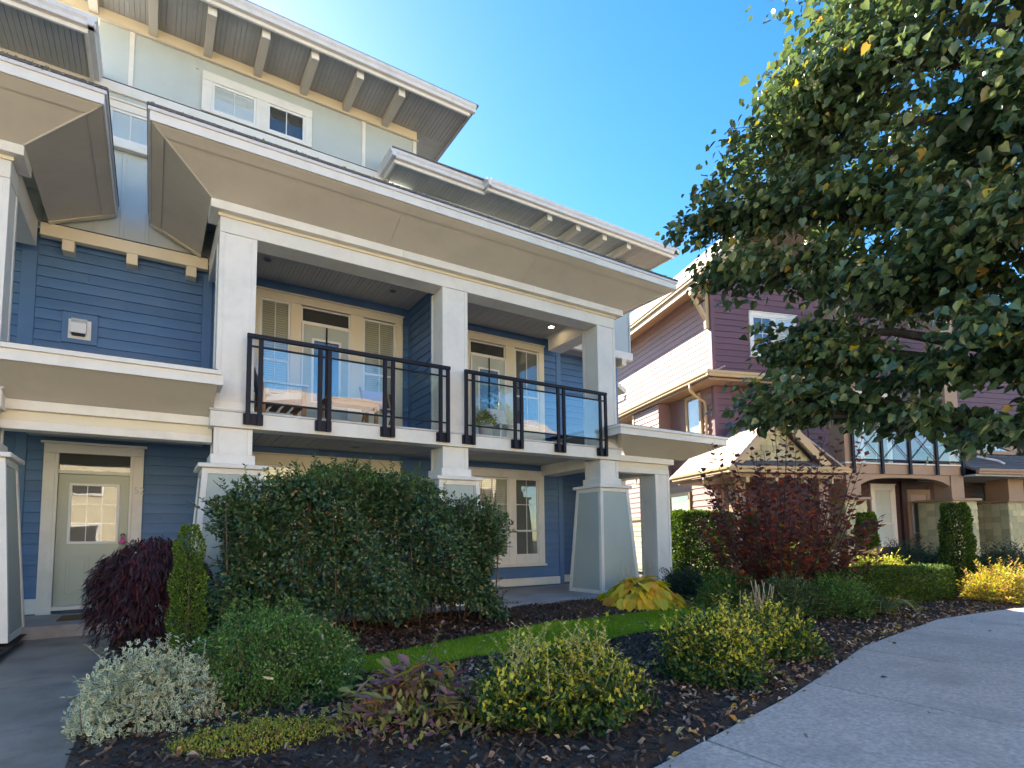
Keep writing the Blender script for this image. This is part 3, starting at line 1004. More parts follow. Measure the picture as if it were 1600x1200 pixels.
# ---- big canopies with a flared soffit
def canopy(x0, x1, ext=.746, exr=.828, y0=8.957, yo=8.196, zi=6.287, zo=6.655, zt=6.797, yb=Y3 - .078, left=True, right=True):
    """inner rectangle x0..x1 at the crown, flaring up and out to the eave"""
    xo0, xo1 = x0 - (ext if left else 0), x1 + (exr if right else 0)
    c = MB().slab([(xo0, yo, zt), (xo1, yo, zt), (xo1, yb, zt), (xo0, yb, zt)], .03, (0, 0, 1)).build('canopy', 'flashing', house)
    t = .03
    nb = max(1, round((x1 - x0) / 2.44))
    for q in range(nb):
        fa, fb = q / nb, (q + 1) / nb
        oa = xo0 if q == 0 else x0 + (x1 - x0) * fa + .002
        ob = xo1 if q == nb - 1 else x0 + (x1 - x0) * fb - .002
        ia, ib = (x0 if q == 0 else oa), (x1 if q == nb - 1 else ob)
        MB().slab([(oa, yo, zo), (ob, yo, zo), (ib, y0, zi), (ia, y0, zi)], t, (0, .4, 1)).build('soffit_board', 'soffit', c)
    if left:
        MB().slab([(xo0, yo, zo), (x0, y0, zi), (x0, yb, zi), (xo0, yb, zo)], t, (.4, 0, 1)).build('soffit_board', 'soffit', c)
    if right:
        MB().slab([(xo1, yo, zo), (xo1, yb, zo), (x1, yb, zi), (x1, y0, zi)], t, (-.4, 0, 1)).build('soffit_board', 'soffit', c)
    # perimeter trim lying on the soffit and thin beads on the hips
    dz, dy = (zi - zo), (y0 - yo)
    k = .16 / math.hypot(dz, dy)
    lx, rx = (x0 - xo0) * k, (xo1 - x1) * k
    MB().slab([(xo0 + .004, yo + .002, zo - .013), (xo1 - .004, yo + .002, zo - .013), (xo1 - rx, yo + dy * k, zo + dz * k - .013), (xo0 + lx, yo + dy * k, zo + dz * k - .013)], .012, (0, .35, 1)).build('soffit_trim', 'soffit', c)
    if left:
        MB().slab([(xo0 + .002, yo + .006, zo - .0125), (xo0 + lx, yo + dy * k + .004, zo + dz * k - .0125), (xo0 + lx, yb, zo + dz * k - .0125), (xo0 + .002, yb, zo - .0125)], .012, (.35, 0, 1)).build('soffit_trim', 'soffit', c)
        MB().tube([(xo0 + .05, yo + .05, zo - .03), (x0 + .01, y0, zi - .004)], .012, 6).build('hip_bead', 'soffit', c)
    if right:
        MB().slab([(xo1 - .002, yo + .006, zo - .0125), (xo1 - .002, yb, zo - .0125), (xo1 - rx, yb, zo + dz * k - .0125), (xo1 - rx, yo + dy * k + .004, zo + dz * k - .0125)], .012, (-.35, 0, 1)).build('soffit_trim', 'soffit', c)
        MB().tube([(xo1 - .05, yo + .05, zo - .03), (x1 - .01, y0, zi - .004)], .012, 6).build('hip_bead', 'soffit', c)
    for on, xa, xb_ in ((left, xo0, x0), (right, xo1, x1)):
        if on:
            MB().slab([(xa, yb - .10, zo - .018), (xb_, yb - .10, zi - .018), (xb_, yb - .002, zi - .018), (xa, yb - .002, zo - .018)], .016, (0, 0, 1)).build('soffit_trim', 'cream', c)
    # fascia all round, drip edge, shingle edge
    nf = max(2, round((xo1 - xo0) / 3.6))
    for q in range(nf):                            # fascia boards butted end to end
        fa, fb = xo0 - .022 + (xo1 - xo0 + .044) * q / nf, xo0 - .022 + (xo1 - xo0 + .044) * (q + 1) / nf
        MB().box(fa + .0012, fb - .0012, yo - .024, yo - .001, zo - .006, zt - .001, .003).build('fascia', 'trim', c)
    MB().box(xo0 - .045, xo1 + .045, yo - .048, yo - .0245, zt - .022, zt + .026, .003).build('drip_edge', 'gutter', c)
    if left:
        MB().box(xo0 - .0235, xo0 - .001, yo, yb, zo - .006, zt - .001, .003).build('fascia', 'trim', c)
        MB().box(xo0 - .047, xo0 - .0245, yo - .022, yb, zt - .022, zt + .026, .003).build('drip_edge', 'gutter', c)
    if right:
        MB().box(xo1 + .001, xo1 + .0235, yo, yb, zo - .006, zt - .001, .003).build('fascia', 'trim', c)
        MB().box(xo1 + .0245, xo1 + .047, yo - .022, yb, zt - .022, zt + .026, .003).build('drip_edge', 'gutter', c)
    wl, wr = xo0 + (1.9 if left else 0), xo1 - (1.9 if right else 0)
    rf = MB()
    rf.slab([(xo0 - .05, yo - .055, zt + .031), (xo1 + .05, yo - .055, zt + .031), (wr, yb, zt + .95), (wl, yb, zt + .95)], .03, (0, -.3, 1))
    if left:
        rf.slab([(xo0 - .05, yo - .055, zt + .031), (wl, yb, zt + .95), (xo0 - .05, yb, zt + .031)], .03, (-.3, 0, 1))
    if right:
        rf.slab([(xo1 + .05, yo - .055, zt + .031), (xo1 + .05, yb, zt + .031), (wr, yb, zt + .95)], .03, (.3, 0, 1))
    rf.build('roof', 'asphalt_roof', c)
    # crust of lichen and grit along the roof edge
    n = int((xo1 - xo0) * 130)
    P = np.column_stack([rng.uniform(xo0 - .04, xo1 + .04, n), rng.uniform(yo - .06, yo - .02, n), rng.uniform(zt + .03, zt + .062, n)])
    leaves('roof_grit', 'lichen', P, rng.normal(size=(n, 3)), rng.normal(size=(n, 3)), rng.uniform(.012, .034, n), T_CHIP, .9, c)
    return c


canopy(.577, 8.684)
canopy(-9.613, -1.511)


# ---- entrance canopies
def entry(x0, x1, yf, yc, left, right, bx0, bx1, over):
    zi, zo, zt = 3.105, 3.43, 3.595
    xi0, xi1 = (x0 + over if left else x0), (x1 - over if right else x1)
    c = MB().slab([(x0, yf, zt), (x1, yf, zt), (x1, YW - .04, zt), (x0, YW - .04, zt)], .025, (0, 0, 1)).build('entry_canopy', 'flashing', house)
    MB().slab([(x0, yf, zo), (x1, yf, zo), (xi1, yc, zi), (xi0, yc, zi)], .03, (0, .4, 1)).build('soffit_board', 'soffit', c)
    if right:
        MB().slab([(x1, yf, zo), (x1, YW, zo), (xi1, YW, zi), (xi1, yc, zi)], .03, (-.4, 0, 1)).build('soffit_board', 'soffit', c)
    f = MB().box(x0 - .02, x1 + .02, yf - .024, yf - .001, zo - .006, zt - .001, .003)
    d = MB().box(x0 - .05, x1 + .05, yf - .06, yf - .0245, zt - .035, zt + .026, .004)
    if right:
        f.box(x1 + .001, x1 + .0215, yf, YW, zo - .006, zt - .001, .003)
        d.box(x1 + .0225, x1 + .05, yf - .024, YW, zt - .035, zt + .026, .004)
    if left:
        f.box(x0 - .0215, x0 - .001, yf, YB - .06, zo - .006, zt - .001, .003)
        d.box(x0 - .05, x0 - .0225, yf - .024, YB - .06, zt - .035, zt + .026, .004)
    f.build('fascia', 'trim', c)
    d.build('drip_edge', 'trim', c)
    MB().slab([(x0, yf - .05, zt + .027), (x1, yf - .05, zt + .027), (x1, YW - .04, zt + .14), (x0, YW - .04, zt + .14)], .012, (0, 0, 1)).build('roof', 'asphalt_roof', c)
    box('crown', 'trim', c, bx0, bx1 + (.12 if right else 0), yc, yc + .30, 2.975, zi - .001, .006)
    b = box('frieze', 'cream', c, bx0, bx1, yc + .07, yc + .30, 2.845, 2.9745, .004)
    box('beam', 'trim', c, bx0, bx1, yc + .055, yc + .30, 2.735, 2.844, .005)
    return c


e1 = entry(-1.70, .70, 8.59, 9.25, False, False, -1.648, .714, .68)
MB().box(.701, .775, 8.565, YB - .06, 3.424, 3.62, .005).build('fascia_end', 'trim', e1)
box('porch_ceiling', 'ceiling', e1, -1.648, .714, 9.56, YW, 2.955, 2.98)
e2 = entry(8.17, 11.55, 8.60, 9.25, True, True, 8.55, 10.36, .72)
box('side_beam', 'trim', e2, 10.0, 10.36, 9.56, YW + .3, 2.736, 2.974, .005)
pc = box('porch_post', 'trim', house, 9.90, 10.345, 9.31, 9.80, .16, 2.733, .004)
for sx in (9.888, 10.287):
    for sy in (9.298, 9.742):
        box('corner_trim', 'trim', pc, sx, sx + .07, sy, sy + .07, .16, 2.732, .004)
box('post_base', 'trim', pc, 9.872, 10.373, 9.282, 9.828, .13, .36, .006)
pc2 = box('porch_post', 'trim', house, 9.90, 10.345, 10.75, 11.2, .16, 2.733, .004)

# ---- third floor: overhanging grey board-and-batten wall above a cream band on beam ends
wall3 = box('wall', 'grey_wall', house, -9.6, 11.0, Y3, Y3 + .15, 6.32, 8.844, .003)
for k in range(32):
    x = -2.0 + k * .354
    if x < 10.95:
        box('batten', 'grey_wall', wall3, x - .028, x + .028, Y3 - .02, Y3, 6.32, 8.839, .003)
box('corner_trim', 'grey_wall', wall3, 10.95, 11.01, Y3 - .026, Y3 - .002, 6.32, 8.839, .003)
bandm = box('cream_band', 'cream', house, -1.62, .70, Y3 - .075, Y3 + .05, 6.095, 6.300, .005)
box('band_flashing', 'darkline', bandm, -1.62, .70, Y3 - .088, Y3, 6.301, 6.312, .002)
box('cream_band', 'trim', house, 8.70, 11.03, Y3 - .075, Y3 + .05, 6.095, 6.300, .005)
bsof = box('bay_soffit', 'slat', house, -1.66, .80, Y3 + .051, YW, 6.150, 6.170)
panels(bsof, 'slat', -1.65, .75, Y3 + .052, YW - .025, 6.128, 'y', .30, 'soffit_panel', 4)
box('bay_soffit', 'slat', house, 8.56, 11.0, Y3 + .051, YW + .36, 6.150, 6.170)
for x in (-1.265, -.42, .445, 9.85, 10.7):
    box('beam_end', 'cream', house, x - .08, x + .08, Y3 - .07, YW, 5.915, 6.0935, .006)
window_unit(house, (-.95, .24, 7.90, 8.66), [dict(x0=-.82, x1=-.225, z0=8.0, z1=8.535, mv=True, blind='curtain', back='curtain')], Y3 - .022, name='window')
belly = box('belly_band', 'trim', house, -9.6, 4.05, Y3 - .05, Y3 + .1, 8.846, 9.016, .005)
box('band_flashing', 'darkline', belly, -9.6, 4.05, Y3 - .06, Y3, 9.017, 9.026, .002)
wall4 = box('wall', 'grey_wall', house, -1.02, 4.663, Y3 + .004, Y3 + .2, 9.028, 10.074, .003)
for x in (-.553, 3.50):
    box('batten', 'trim', wall4, x - .036, x + .036, Y3 - .022, Y3 + .003, 9.028, 10.043, .003)
box('batten', 'grey_wall', wall4, .41, .45, Y3 - .016, Y3 + .003, 9.83, 10.043, .003)
box('corner_trim', 'trim', wall4, 4.60, 4.68, Y3 - .024, Y3 + .003, 9.028, 10.043, .003)
side4 = box('wall', 'grey_wall', house, 4.51, 4.663, Y3 + .2, 17, 9.028, 10.074, .003)
window_unit(house, (.512, 2.44, 9.04, 9.807), [dict(x0=.676, x1=1.414, z0=9.09, z1=9.643, mv=True, blind='curtain', bz=9.09, back='curtain'),
                                              dict(x0=1.62, x1=2.306, z0=9.09, z1=9.643, mv=True)], Y3, sill=False, cap=False)
frz = box('frieze', 'cream', house, -2.25, 4.684, Y3 - .03, Y3 + .2, 10.076, 10.268, .005)
box('frieze_mould', 'soffit', frz, -2.25, 4.715, Y3 - .055, Y3 + .003, 10.045, 10.0745, .004)

GUT = [(0, 0), (.075, 0), (.085, .02), (.085, .06), (.115, .10), (.12, .16), (.105, .165), (.10, .14), (0, .14)]


def eave(x0, x1, yf, zs, ridge, name='eave'):
    e = MB().box(x0, x1, yf + .05, ridge, zs + .022, zs + .06).build(name, 'slat', house)
    box('fascia', 'trim', e, x0, x1, yf, yf + .045, zs - .075, zs + .10, .004)
    MB().sweep(GUT, (x0 - .02, yf - .001, zs - .01), (x1 + .1, yf - .001, zs - .01), (0, -1, 0)).build('gutter', 'gutter', e)
    return e


ev3 = eave(-2.7, 5.41, 9.972, 10.268, Y3)
panels(ev3, 'slat', -2.7, 5.41, 10.02, Y3, 10.268, 'y', .30)
panels(ev3, 'slat', 4.68, 5.41, Y3 + .002, 16.6, 10.268, 'x', .30)
MB().box(4.68, 5.43, Y3 + .002, 16.7, 10.290, 10.33).build('soffit_backing', 'slat', ev3)
MB().box(5.411, 5.44, 9.972, 16.7, 10.21, 10.37, .004).build('fascia', 'slat', ev3)
for k in range(7):
    x = 3.946 - .84 * k
    r_ = box('rafter', 'soffit', ev3, x - .067, x + .067, 10.105, Y3 - .032, 10.099, 10.266, .005)
    box('rafter_tip', 'trim', r_, x - .068, x + .068, 10.093, 10.1045, 10.098, 10.266, .003)
MB().slab([(-2.8, 9.86, 10.38), (5.56, 9.86, 10.38), (3.7, 13.3, 11.4), (-2.8, 13.3, 11.4)], .04, (0, -.3, 1)).slab([(5.56, 9.86, 10.38), (5.56, 16.8, 10.38), (3.7, 13.3, 11.4)], .04, (.3, 0, 1)).build('roof', 'asphalt_roof', ev3)

# lower eave over the right-hand unit, with a jog
ev4 = eave(3.895, 6.006, 10.372, 8.931, Y3)
panels(ev4, 'slat', 3.895, 6.006, 10.42, Y3, 8.931, 'y', .30)
MB().sweep(GUT, (3.895, 10.25, 8.921), (3.895, Y3 + .05, 8.921), (-1, 0, 0)).build('gutter', 'gutter', ev4)
box('fascia', 'trim', ev4, 3.896, 3.941, 10.418, Y3, 8.856, 9.031, .004)
ev5 = eave(6.006, 11.84, 10.198, 8.931, Y3)
panels(ev5, 'slat', 6.006, 11.84, 10.25, Y3, 8.931, 'y', .30)
MB().sweep(GUT, (6.006, 10.078, 8.921), (6.006, 10.372, 8.921), (-1, 0, 0)).build('gutter', 'gutter', ev5)
box('fascia', 'trim', ev5, 5.961, 6.005, 10.199, 10.371, 8.856, 9.031, .004)
MB().box(11.841, 11.87, 10.198, 16.3, 8.886, 9.046, .004).build('fascia', 'trim', ev5)
panels(ev5, 'slat', 11.01, 11.84, Y3 + .002, 16.3, 8.931, 'x', .30)
MB().box(11.01, 11.85, Y3 + .002, 16.3, 8.952, 8.99).build('soffit_backing', 'slat', ev5)
for x in (7.738, 8.60, 9.45, 10.28):
    r_ = box('rafter', 'soffit', ev5, x - .067, x + .067, 10.331, Y3 - .002, 8.767, 8.929, .005)
    box('rafter_tip', 'trim', r_, x - .068, x + .068, 10.319, 10.3305, 8.766, 8.929, .003)
MB().slab([(3.8, 10.25, 9.066), (11.95, 10.08, 9.066), (10.7, 12.8, 9.76), (4.68, 12.8, 9.76)], .03, (0, -.3, 1)).slab([(11.95, 10.08, 9.066), (11.95, 16.3, 9.066), (10.7, 12.8, 9.76)], .03, (.3, 0, 1)).build('roof', 'asphalt_roof', ev5)
wallE = box('wall', 'grey_wall', house, 10.86, 10.99, Y3 + .16, 16, 6.18, 8.92, .003)
# small gutter canopy on the end wall
sc_ = MB().slab([(10.98, 11.9, 5.75), (11.55, 11.9, 5.45), (11.55, 13.5, 5.45), (10.98, 13.5, 5.75)], .12, (.4, 0, 1)).build('side_canopy', 'trim', house)
MB().tube([(11.6, 11.95, 5.42), (11.55, 11.95, 5.25), (11.2, 11.95, 5.1), (11.03, 11.95, 5.05), (11.03, 11.95, .3)], .035, 8).build('downpipe', 'gutter', sc_, True)

# left neighbour's third-floor eave (top left corner of the view)
ev6 = eave(-6.8, -1.045, 9.972, 8.931, Y3, 'eave')
panels(ev6, 'slat', -6.8, -1.045, 10.02, Y3, 8.931, 'y', .30)
MB().sweep(GUT, (-1.045, 9.86, 8.921), (-1.045, Y3 + .05, 8.921), (1, 0, 0)).build('gutter', 'gutter', ev6)
box('fascia', 'trim', ev6, -1.091, -1.046, 10.018, Y3, 8.856, 9.031, .004)
MB().box(-9.4, 10.6, Y3 + .16, 20, 6.4, 8.8).build('rear_block', 'grey_wall', house)

# ================================================================== PURPLE AND BROWN HOUSE (turned 17.5 degrees)
PH = (14.109, 10.829, 0)
ph = thing('craftsman_house', PH, 'purple and brown craftsman house with tan trim and shingled piers behind the red bush', 'house', rz=R(-17.5))
pw = box('side_wall', 'purple_lit', ph, 0.0, .2, 0.0, 9, 0, 9.0)
siding(pw, 'purple_lit', 'y', 0.0, .1, 9, 6.15, 8.95, .19, out=-1)
siding(pw, 'purple_lit', 'y', 0.0, .1, 9, .3, 5.75, .19, [(.55, 2.45, 4.2, 5.75)], out=-1)
box('corner_board', 'purple', pw, -.028, .10, -.028, .10, 0, 8.95)
pf = box('front_wall', 'purple', ph, .2, 5.2, 0.0, .2, 0, 9.6)
siding(pf, 'purple', 'x', 0.0, .10, 3.2, 3.1, 8.95, .19, [(1.30, 3.02, 6.75, 8.2)])
pf2 = box('front_wall', 'brown_siding', ph, 5.2, 16, 0.0, .2, 0, 9.0)
siding(pf2, 'brown_siding', 'x', 0.0, 3.2, 15.5, .3, 3.0, .17, [(5.5, 6.5, .8, 2.95), (7.0, 7.9, 0, 2.75), (10.4, 11.5, .8, 2.95)])
siding(pf2, 'purple', 'x', 0.0, 3.3, 15.5, 3.3, 8.4, .19, [(4.2, 6.6, 3.2, 6.0), (9.9, 11.8, 3.9, 5.2)])
# upper roof, eave and knee brace
rf = MB().slab([(-.62, -.75, 8.90), (-.62, 10, 8.90), (2.5, 10, 12.02), (2.5, -.75, 12.02)], .10, (-1, 0, 1)).slab([(2.5, -.75, 12.02), (2.5, 10, 12.02), (5.7, 10, 8.85), (5.7, -.75, 8.85)], .10, (1, 0, 1)).build('roof', 'pink_roof', ph)
for i in range(14):                                # shingle courses on the lit slope
    t = i / 14
    x, z = -.62 + 3.12 * t, 8.90 + 3.12 * t
    MB().slab([(x - .075, -.75, z + .062), (x - .075, 10, z + .062), (x + .155, 10, z + .30), (x + .155, -.75, z + .30)], .012, (-1, 0, 1)).build('shingle_course', 'pink_roof', rf)
MB().sweep(GUT, (-.62, -.8, 8.88), (-.62, 9.9, 8.88), (-1, 0, 0)).build('gutter', 'tan_trim', rf)
MB().box(-.64, -.60, -.78, 9.9, 8.70, 8.87, .004).build('fascia', 'tan_trim', rf)
MB().slab([(-.60, -.72, 8.72), (0, -.72, 8.90), (0, 9.9, 8.90), (-.60, 9.9, 8.72)], .03, (0, 0, 1)).build('soffit_board', 'brown_trim', rf)
for s0, s1 in (((-.62, -.76, 8.92), (2.5, -.76, 12.04)), ((5.7, -.76, 8.85), (2.5, -.76, 12.04))):
    MB().slab([s0, s1, (s1[0], s1[1], s1[2] - .28), (s0[0], s0[1], s0[2] - .28)], .05, (0, -1, 0)).build('barge_board', 'tan_trim', rf)
kb = MB().box(-.62, 0, .05, .17, 8.56, 8.70, .006).box(-.14, -.005, .052, .168, 7.55, 8.555, .006).slab([(-.60, .053, 8.56), (-.47, .053, 8.56), (-.02, .053, 7.80), (-.02, .053, 7.62)], .114, (0, 1, 0)).build('knee_brace', 'tan_trim', rf)
# pent skirt between the storeys
sk = MB().slab([(-.55, -.6, 5.93), (-.55, 9, 5.93), (0, 9, 6.18), (0, -.6, 6.18)], .04, (-.4, 0, 1)).slab([(-.55, -.6, 5.93), (0, 0, 6.18), (3.2, 0, 6.18), (3.2, -.6, 5.93)], .04, (0, -.4, 1)).build('skirt_roof', 'pink_roof', ph)
MB().sweep(GUT, (-.56, -.7, 5.86), (-.56, 9, 5.86), (-1, 0, 0)).sweep(GUT, (-.66, -.60, 5.86), (3.2, -.60, 5.86), (0, -1, 0)).build('gutter', 'tan_trim', sk)
MB().box(-.55, 0, -.55, 9, 5.78, 5.85, .004).box(.002, 3.2, -.55, 0, 5.78, 5.85, .004).build('soffit_board', 'brown_trim', sk)
MB().tube([(-.62, .30, 5.86), (-.60, .30, 5.66), (-.42, .31, 5.50), (-.12, .33, 5.36), (-.07, .34, 5.2), (-.07, .34, 3.3)], .04, 8).build('downpipe', 'tan_trim', sk, True)
# bay and side windows on the lower side wall
by = box('side_bay', 'purple_lit', ph, -.45, -.03, 2.45, 4.3, 3.2, 5.77)
siding(by, 'purple_lit', 'y', -.45, 2.45, 4.3, 3.2, 5.76, .19, out=-1)
box('corner_board', 'tan_trim', by, -.49, -.40, 4.18, 4.33, 3.2, 5.76)
sw = MB().box(-.07, -.004, .62, .72, 4.25, 5.74, .005).box(-.07, -.004, 1.38, 1.48, 4.25, 5.74, .005).box(-.068, -.004, .72, 1.38, 5.64, 5.74, .005).box(-.09, -.004, .60, 1.50, 4.16, 4.25, .005).build('window', 'tan_trim', ph)
MB().box(-.035, -.030, .72, 1.38, 4.25, 5.64).build('glass_pane', 'pane', sw)
MB().box(-.022, -.010, .72, 1.38, 4.25, 5.64).build('blind', 'blind', sw)
window_unit(ph, (1.30, 3.02, 6.78, 8.15), [dict(x0=1.42, x1=2.12, z0=6.9, z1=8.03, mv=True, mh=(7.5,)), dict(x0=2.22, x1=2.90, z0=6.9, z1=8.03, mv=True, mh=(7.5,), blind='curtain')], 0.0)
# lower window on the side wall
sw = MB().box(-.07, -.004, 1.4, 1.5, 1.5, 2.7, .005).box(-.07, -.004, 2.6, 2.7, 1.5, 2.7, .005).box(-.068, -.004, 1.5, 2.6, 2.6, 2.7, .005).box(-.09, -.004, 1.38, 2.72, 1.4, 1.5, .005).build('window', 'tan_trim', ph)
MB().box(-.035, -.030, 1.5, 2.6, 1.5, 2.6).build('glass_pane', 'pane', sw)
MB().box(-.022, -.010, 1.5, 2.6, 1.5, 2.6).build('blind', 'blind', sw)

sb = box('shingle_base', 'shingle_cream', ph, -.05, -.024, 2.8, 9, 0, 1.9)
siding(sb, 'shingle_cream', 'y', -.05, 2.8, 9, .1, 1.9, .2, out=-1, name='shingle_row')
box('base_cap', 'brown_trim', sb, -.12, -.024, 2.8, 9, 1.902, 1.98, .005)
# corner porch with its front gable
pr = MB()
pr.slab([(-1.05, -2.05, 2.98), (-1.05, .9, 2.98), (.70, .9, 4.52), (.70, -1.75, 4.52)], .05, (-1, 0, 1))
pr.slab([(2.62, -2.05, 3.02), (.70, -1.75, 4.52), (.70, .9, 4.52), (2.62, .9, 3.02)], .05, (1, 0, 1))
pr.slab([(-1.05, -2.05, 2.98), (2.62, -2.05, 3.02), (2.40, -1.62, 3.26), (-.75, -1.62, 3.26)], .05, (0, -.5, 1))
pr = pr.build('porch_roof', 'pink_roof', ph)
for i in range(11):
    t = i / 11
    x, z = -1.05 + 1.75 * t, 2.98 + 1.54 * t
    y0 = -2.05 + .30 * t
    MB().slab([(x - .04, y0, z + .034), (x - .04, .9, z + .034), (x + .105, .9, z + .165), (x + .105, y0 + .04, z + .165)], .012, (-1, 0, 1.1)).build('shingle_course', 'pink_roof', pr)
for i in range(4):
    y, z = -2.05 + .11 * i, 3.03 + .062 * i
    MB().slab([(-1.0 + .07 * i, y - .01, z + .02), (2.6 - .05 * i, y - .01, z + .045), (2.56 - .05 * i, y + .12, z + .105), (-.95 + .07 * i, y + .12, z + .085)], .012, (0, -.5, 1)).build('shingle_course', 'asphalt_roof', pr)
gb = MB()
gb.add([(-.42, -1.60, 3.28), (1.95, -1.60, 3.28), (.72, -1.60, 4.36)], [(0, 1, 2)])
gb = MB().slab([(-.45, -1.60, 3.27), (1.92, -1.60, 3.27), (.72, -1.60, 4.38)], .05, (0, 1, 0)).build('gable_face', 'shingle_cream', pr)
gb2 = gb
for r_ in range(7):                                # gable shingles
    z = 3.29 + r_ * .145
    hw = (4.36 - z - .14) * 1.06
    if hw < .05:
        continue
    k = max(1, round(2 * hw / .2))
    for q in range(k):
        x = .73 - hw + 2 * hw * q / k
        MB().box(x + .004, x + 2 * hw / k - .004, -1.622 - .004 * ((q + r_) % 2), -1.601, z, z + .142, .003).build('shingle', 'shingle_cream', gb)
MB().slab([(-.80, -1.90, 3.22), (.71, -1.90, 4.62), (.71, -1.90, 4.33), (-.56, -1.90, 3.16)], .09, (0, 1, 0)).build('barge_board', 'tan_trim', pr)
MB().slab([(2.27, -1.90, 3.20), (.712, -1.90, 4.62), (.712, -1.90, 4.33), (2.02, -1.90, 3.14)], .09, (0, 1, 0)).build('barge_board', 'tan_trim', pr)
MB().sweep(GUT, (-1.06, -2.1, 2.90), (-1.06, .6, 2.90), (-1, 0, 0)).sweep(GUT, (-1.15, -2.06, 2.90), (2.7, -2.06, 2.94), (0, -1, 0)).build('gutter', 'tan_trim', pr)
MB().box(-1.0, 2.55, -1.98, .5, 2.80, 2.90, .004).build('porch_ceiling', 'brown_trim', pr)
for x in (-.55, .35, 1.25, 2.1):
    box('rafter_tail', 'tan_trim', pr, x, x + .1, -2.0, -1.6, 2.66, 2.80, .004)
MB().tube([(-1.1, -.95, 2.9), (-1.08, -.95, 2.75), (-.75, -.9, 2.55), (-.6, -.9, 2.4), (-.6, -.9, .3)], .04, 8).build('downpipe', 'tan_trim', pr, True)
for x in (-.55, 2.1):
    p = box('porch_post', 'brown_trim', ph, x - .15, x + .15, -1.75, -1.45, .9, 2.80, .005)
    box('post_base', 'shingle_cream', p, x - .28, x + .28, -1.88, -1.32, 0, .9, .006)

# front bay with the cross-braced balcony
by = box('bay_beam', 'brown_trim', ph, 3.14, 7.50, -1.50, -1.2, 3.02, 3.30, .006)
box('deck_edge', 'trim', by, 3.10, 7.54, -1.54, -1.19, 3.302, 3.345, .004)
box('deck_floor', 'brown_trim', by, 3.14, 7.5, -1.198, 0, 3.1, 3.30, .004)
ar = MB()                                          # shallow arch under the beam
n = 12
top, bot = [], []
for i in range(n + 1):
    x = 3.64 + (7.0 - 3.64) * i / n
    u = (i / n - .5) * 2
    bot.append((x, -1.46, 2.70 + .22 * (1 - u ** 4)))
for i in range(n):
    a, b = bot[i], bot[i + 1]
    ar.slab([a, b, (b[0], -1.46, 3.018), (a[0], -1.46, 3.018)], .2, (0, 1, 0))
ar.build('arch_board', 'brown_trim', by)
for x0, x1 in ((3.14, 3.64), (7.0, 7.5)):
    p = box('bay_post', 'brown_trim', ph, x0, x1, -1.50, -.95, 3.346, 8.2, .006)
    box('bay_post_foot', 'brown_trim', p, x0, x1, -1.498, -.95, 2.34, 3.018, .006)
    box('post_panel', 'brown_trim', p, x0 + .12, x1 - .12, -1.53, -1.501, 4.72, 4.98, .006)
    box('post_panel', 'brown_trim', p, x0 - .03, x0 - .001, -1.35, -1.10, 4.66, 4.92, .006)
rl = box('balcony_railing', 'rail', ph, 3.33, 7.46, -1.575, -1.535, 4.36, 4.42, .004)
px_ = [3.36, 4.38, 5.40, 6.42, 7.43]
for i, x in enumerate(px_):
    box('post', 'rail', rl, x - .045, x + .045, -1.60, -1.545, 3.02, 4.359, .004)
for a, b in zip(px_[:-1], px_[1:]):
    box('rail_bar', 'rail', rl, a + .046, b - .046, -1.575, -1.545, 3.40, 3.44, .003)
    MB().box(a + .046, b - .046, -1.556, -1.550, 3.44, 4.35).build('glass_panel', 'pane', rl)
    MB().tube([(a + .05, -1.57, 3.46), (b - .05, -1.57, 4.33)], .011, 6).build('cross_brace', 'rail', rl)
    MB().tube([(a + .05, -1.59, 4.33), (b - .05, -1.59, 3.46)], .011, 6).build('cross_brace', 'rail', rl)


def shingle_pier(x0, x1, y0, y1, z1):
    p = box('shingle_pier', 'shingle_cream', ph, x0 + .02, x1 - .02, y0 + .02, y1 - .02, 0, z1, .004)
    box('pier_cap', 'brown_trim', p, x0 - .10, x1 + .10, y0 - .10, y1 + .10, z1 + .001, z1 + .075, .008)
    z, r_ = .0, 0
    while z < z1 - .02:
        hgt = min(.20, z1 - z)
        k = round((x1 - x0) / .26)
        offs = [0] + sorted(((q + (.5 if r_ % 2 else 0)) / k + random.uniform(-.02, .02)) for q in range(1 if r_ % 2 == 0 else 0, k)) + [1]
        for a, b in zip(offs[:-1], offs[1:]):
            xa, xb = x0 + (x1 - x0) * a, x0 + (x1 - x0) * b
            MB().sweep([(0, 0), (.038, 0), (.012, hgt), (0, hgt)], (xa + .006, y0 + .02, z), (xb - .006, y0 + .02, z), (0, -1, 0)).build('shingle', 'shingle_cream', p)
        k2 = round((y1 - y0) / .26)
        offs = [q / k2 for q in range(k2 + 1)]
        for a, b in zip(offs[:-1], offs[1:]):
            ya, yb = y0 + (y1 - y0) * a, y0 + (y1 - y0) * b
            MB().sweep([(0, 0), (.038, 0), (.012, hgt), (0, hgt)], (x0 + .02, ya + .006, z), (x0 + .02, yb - .006, z), (-1, 0, 0)).build('shingle', 'shingle_cream', p)
        z += .20
        r_ += 1


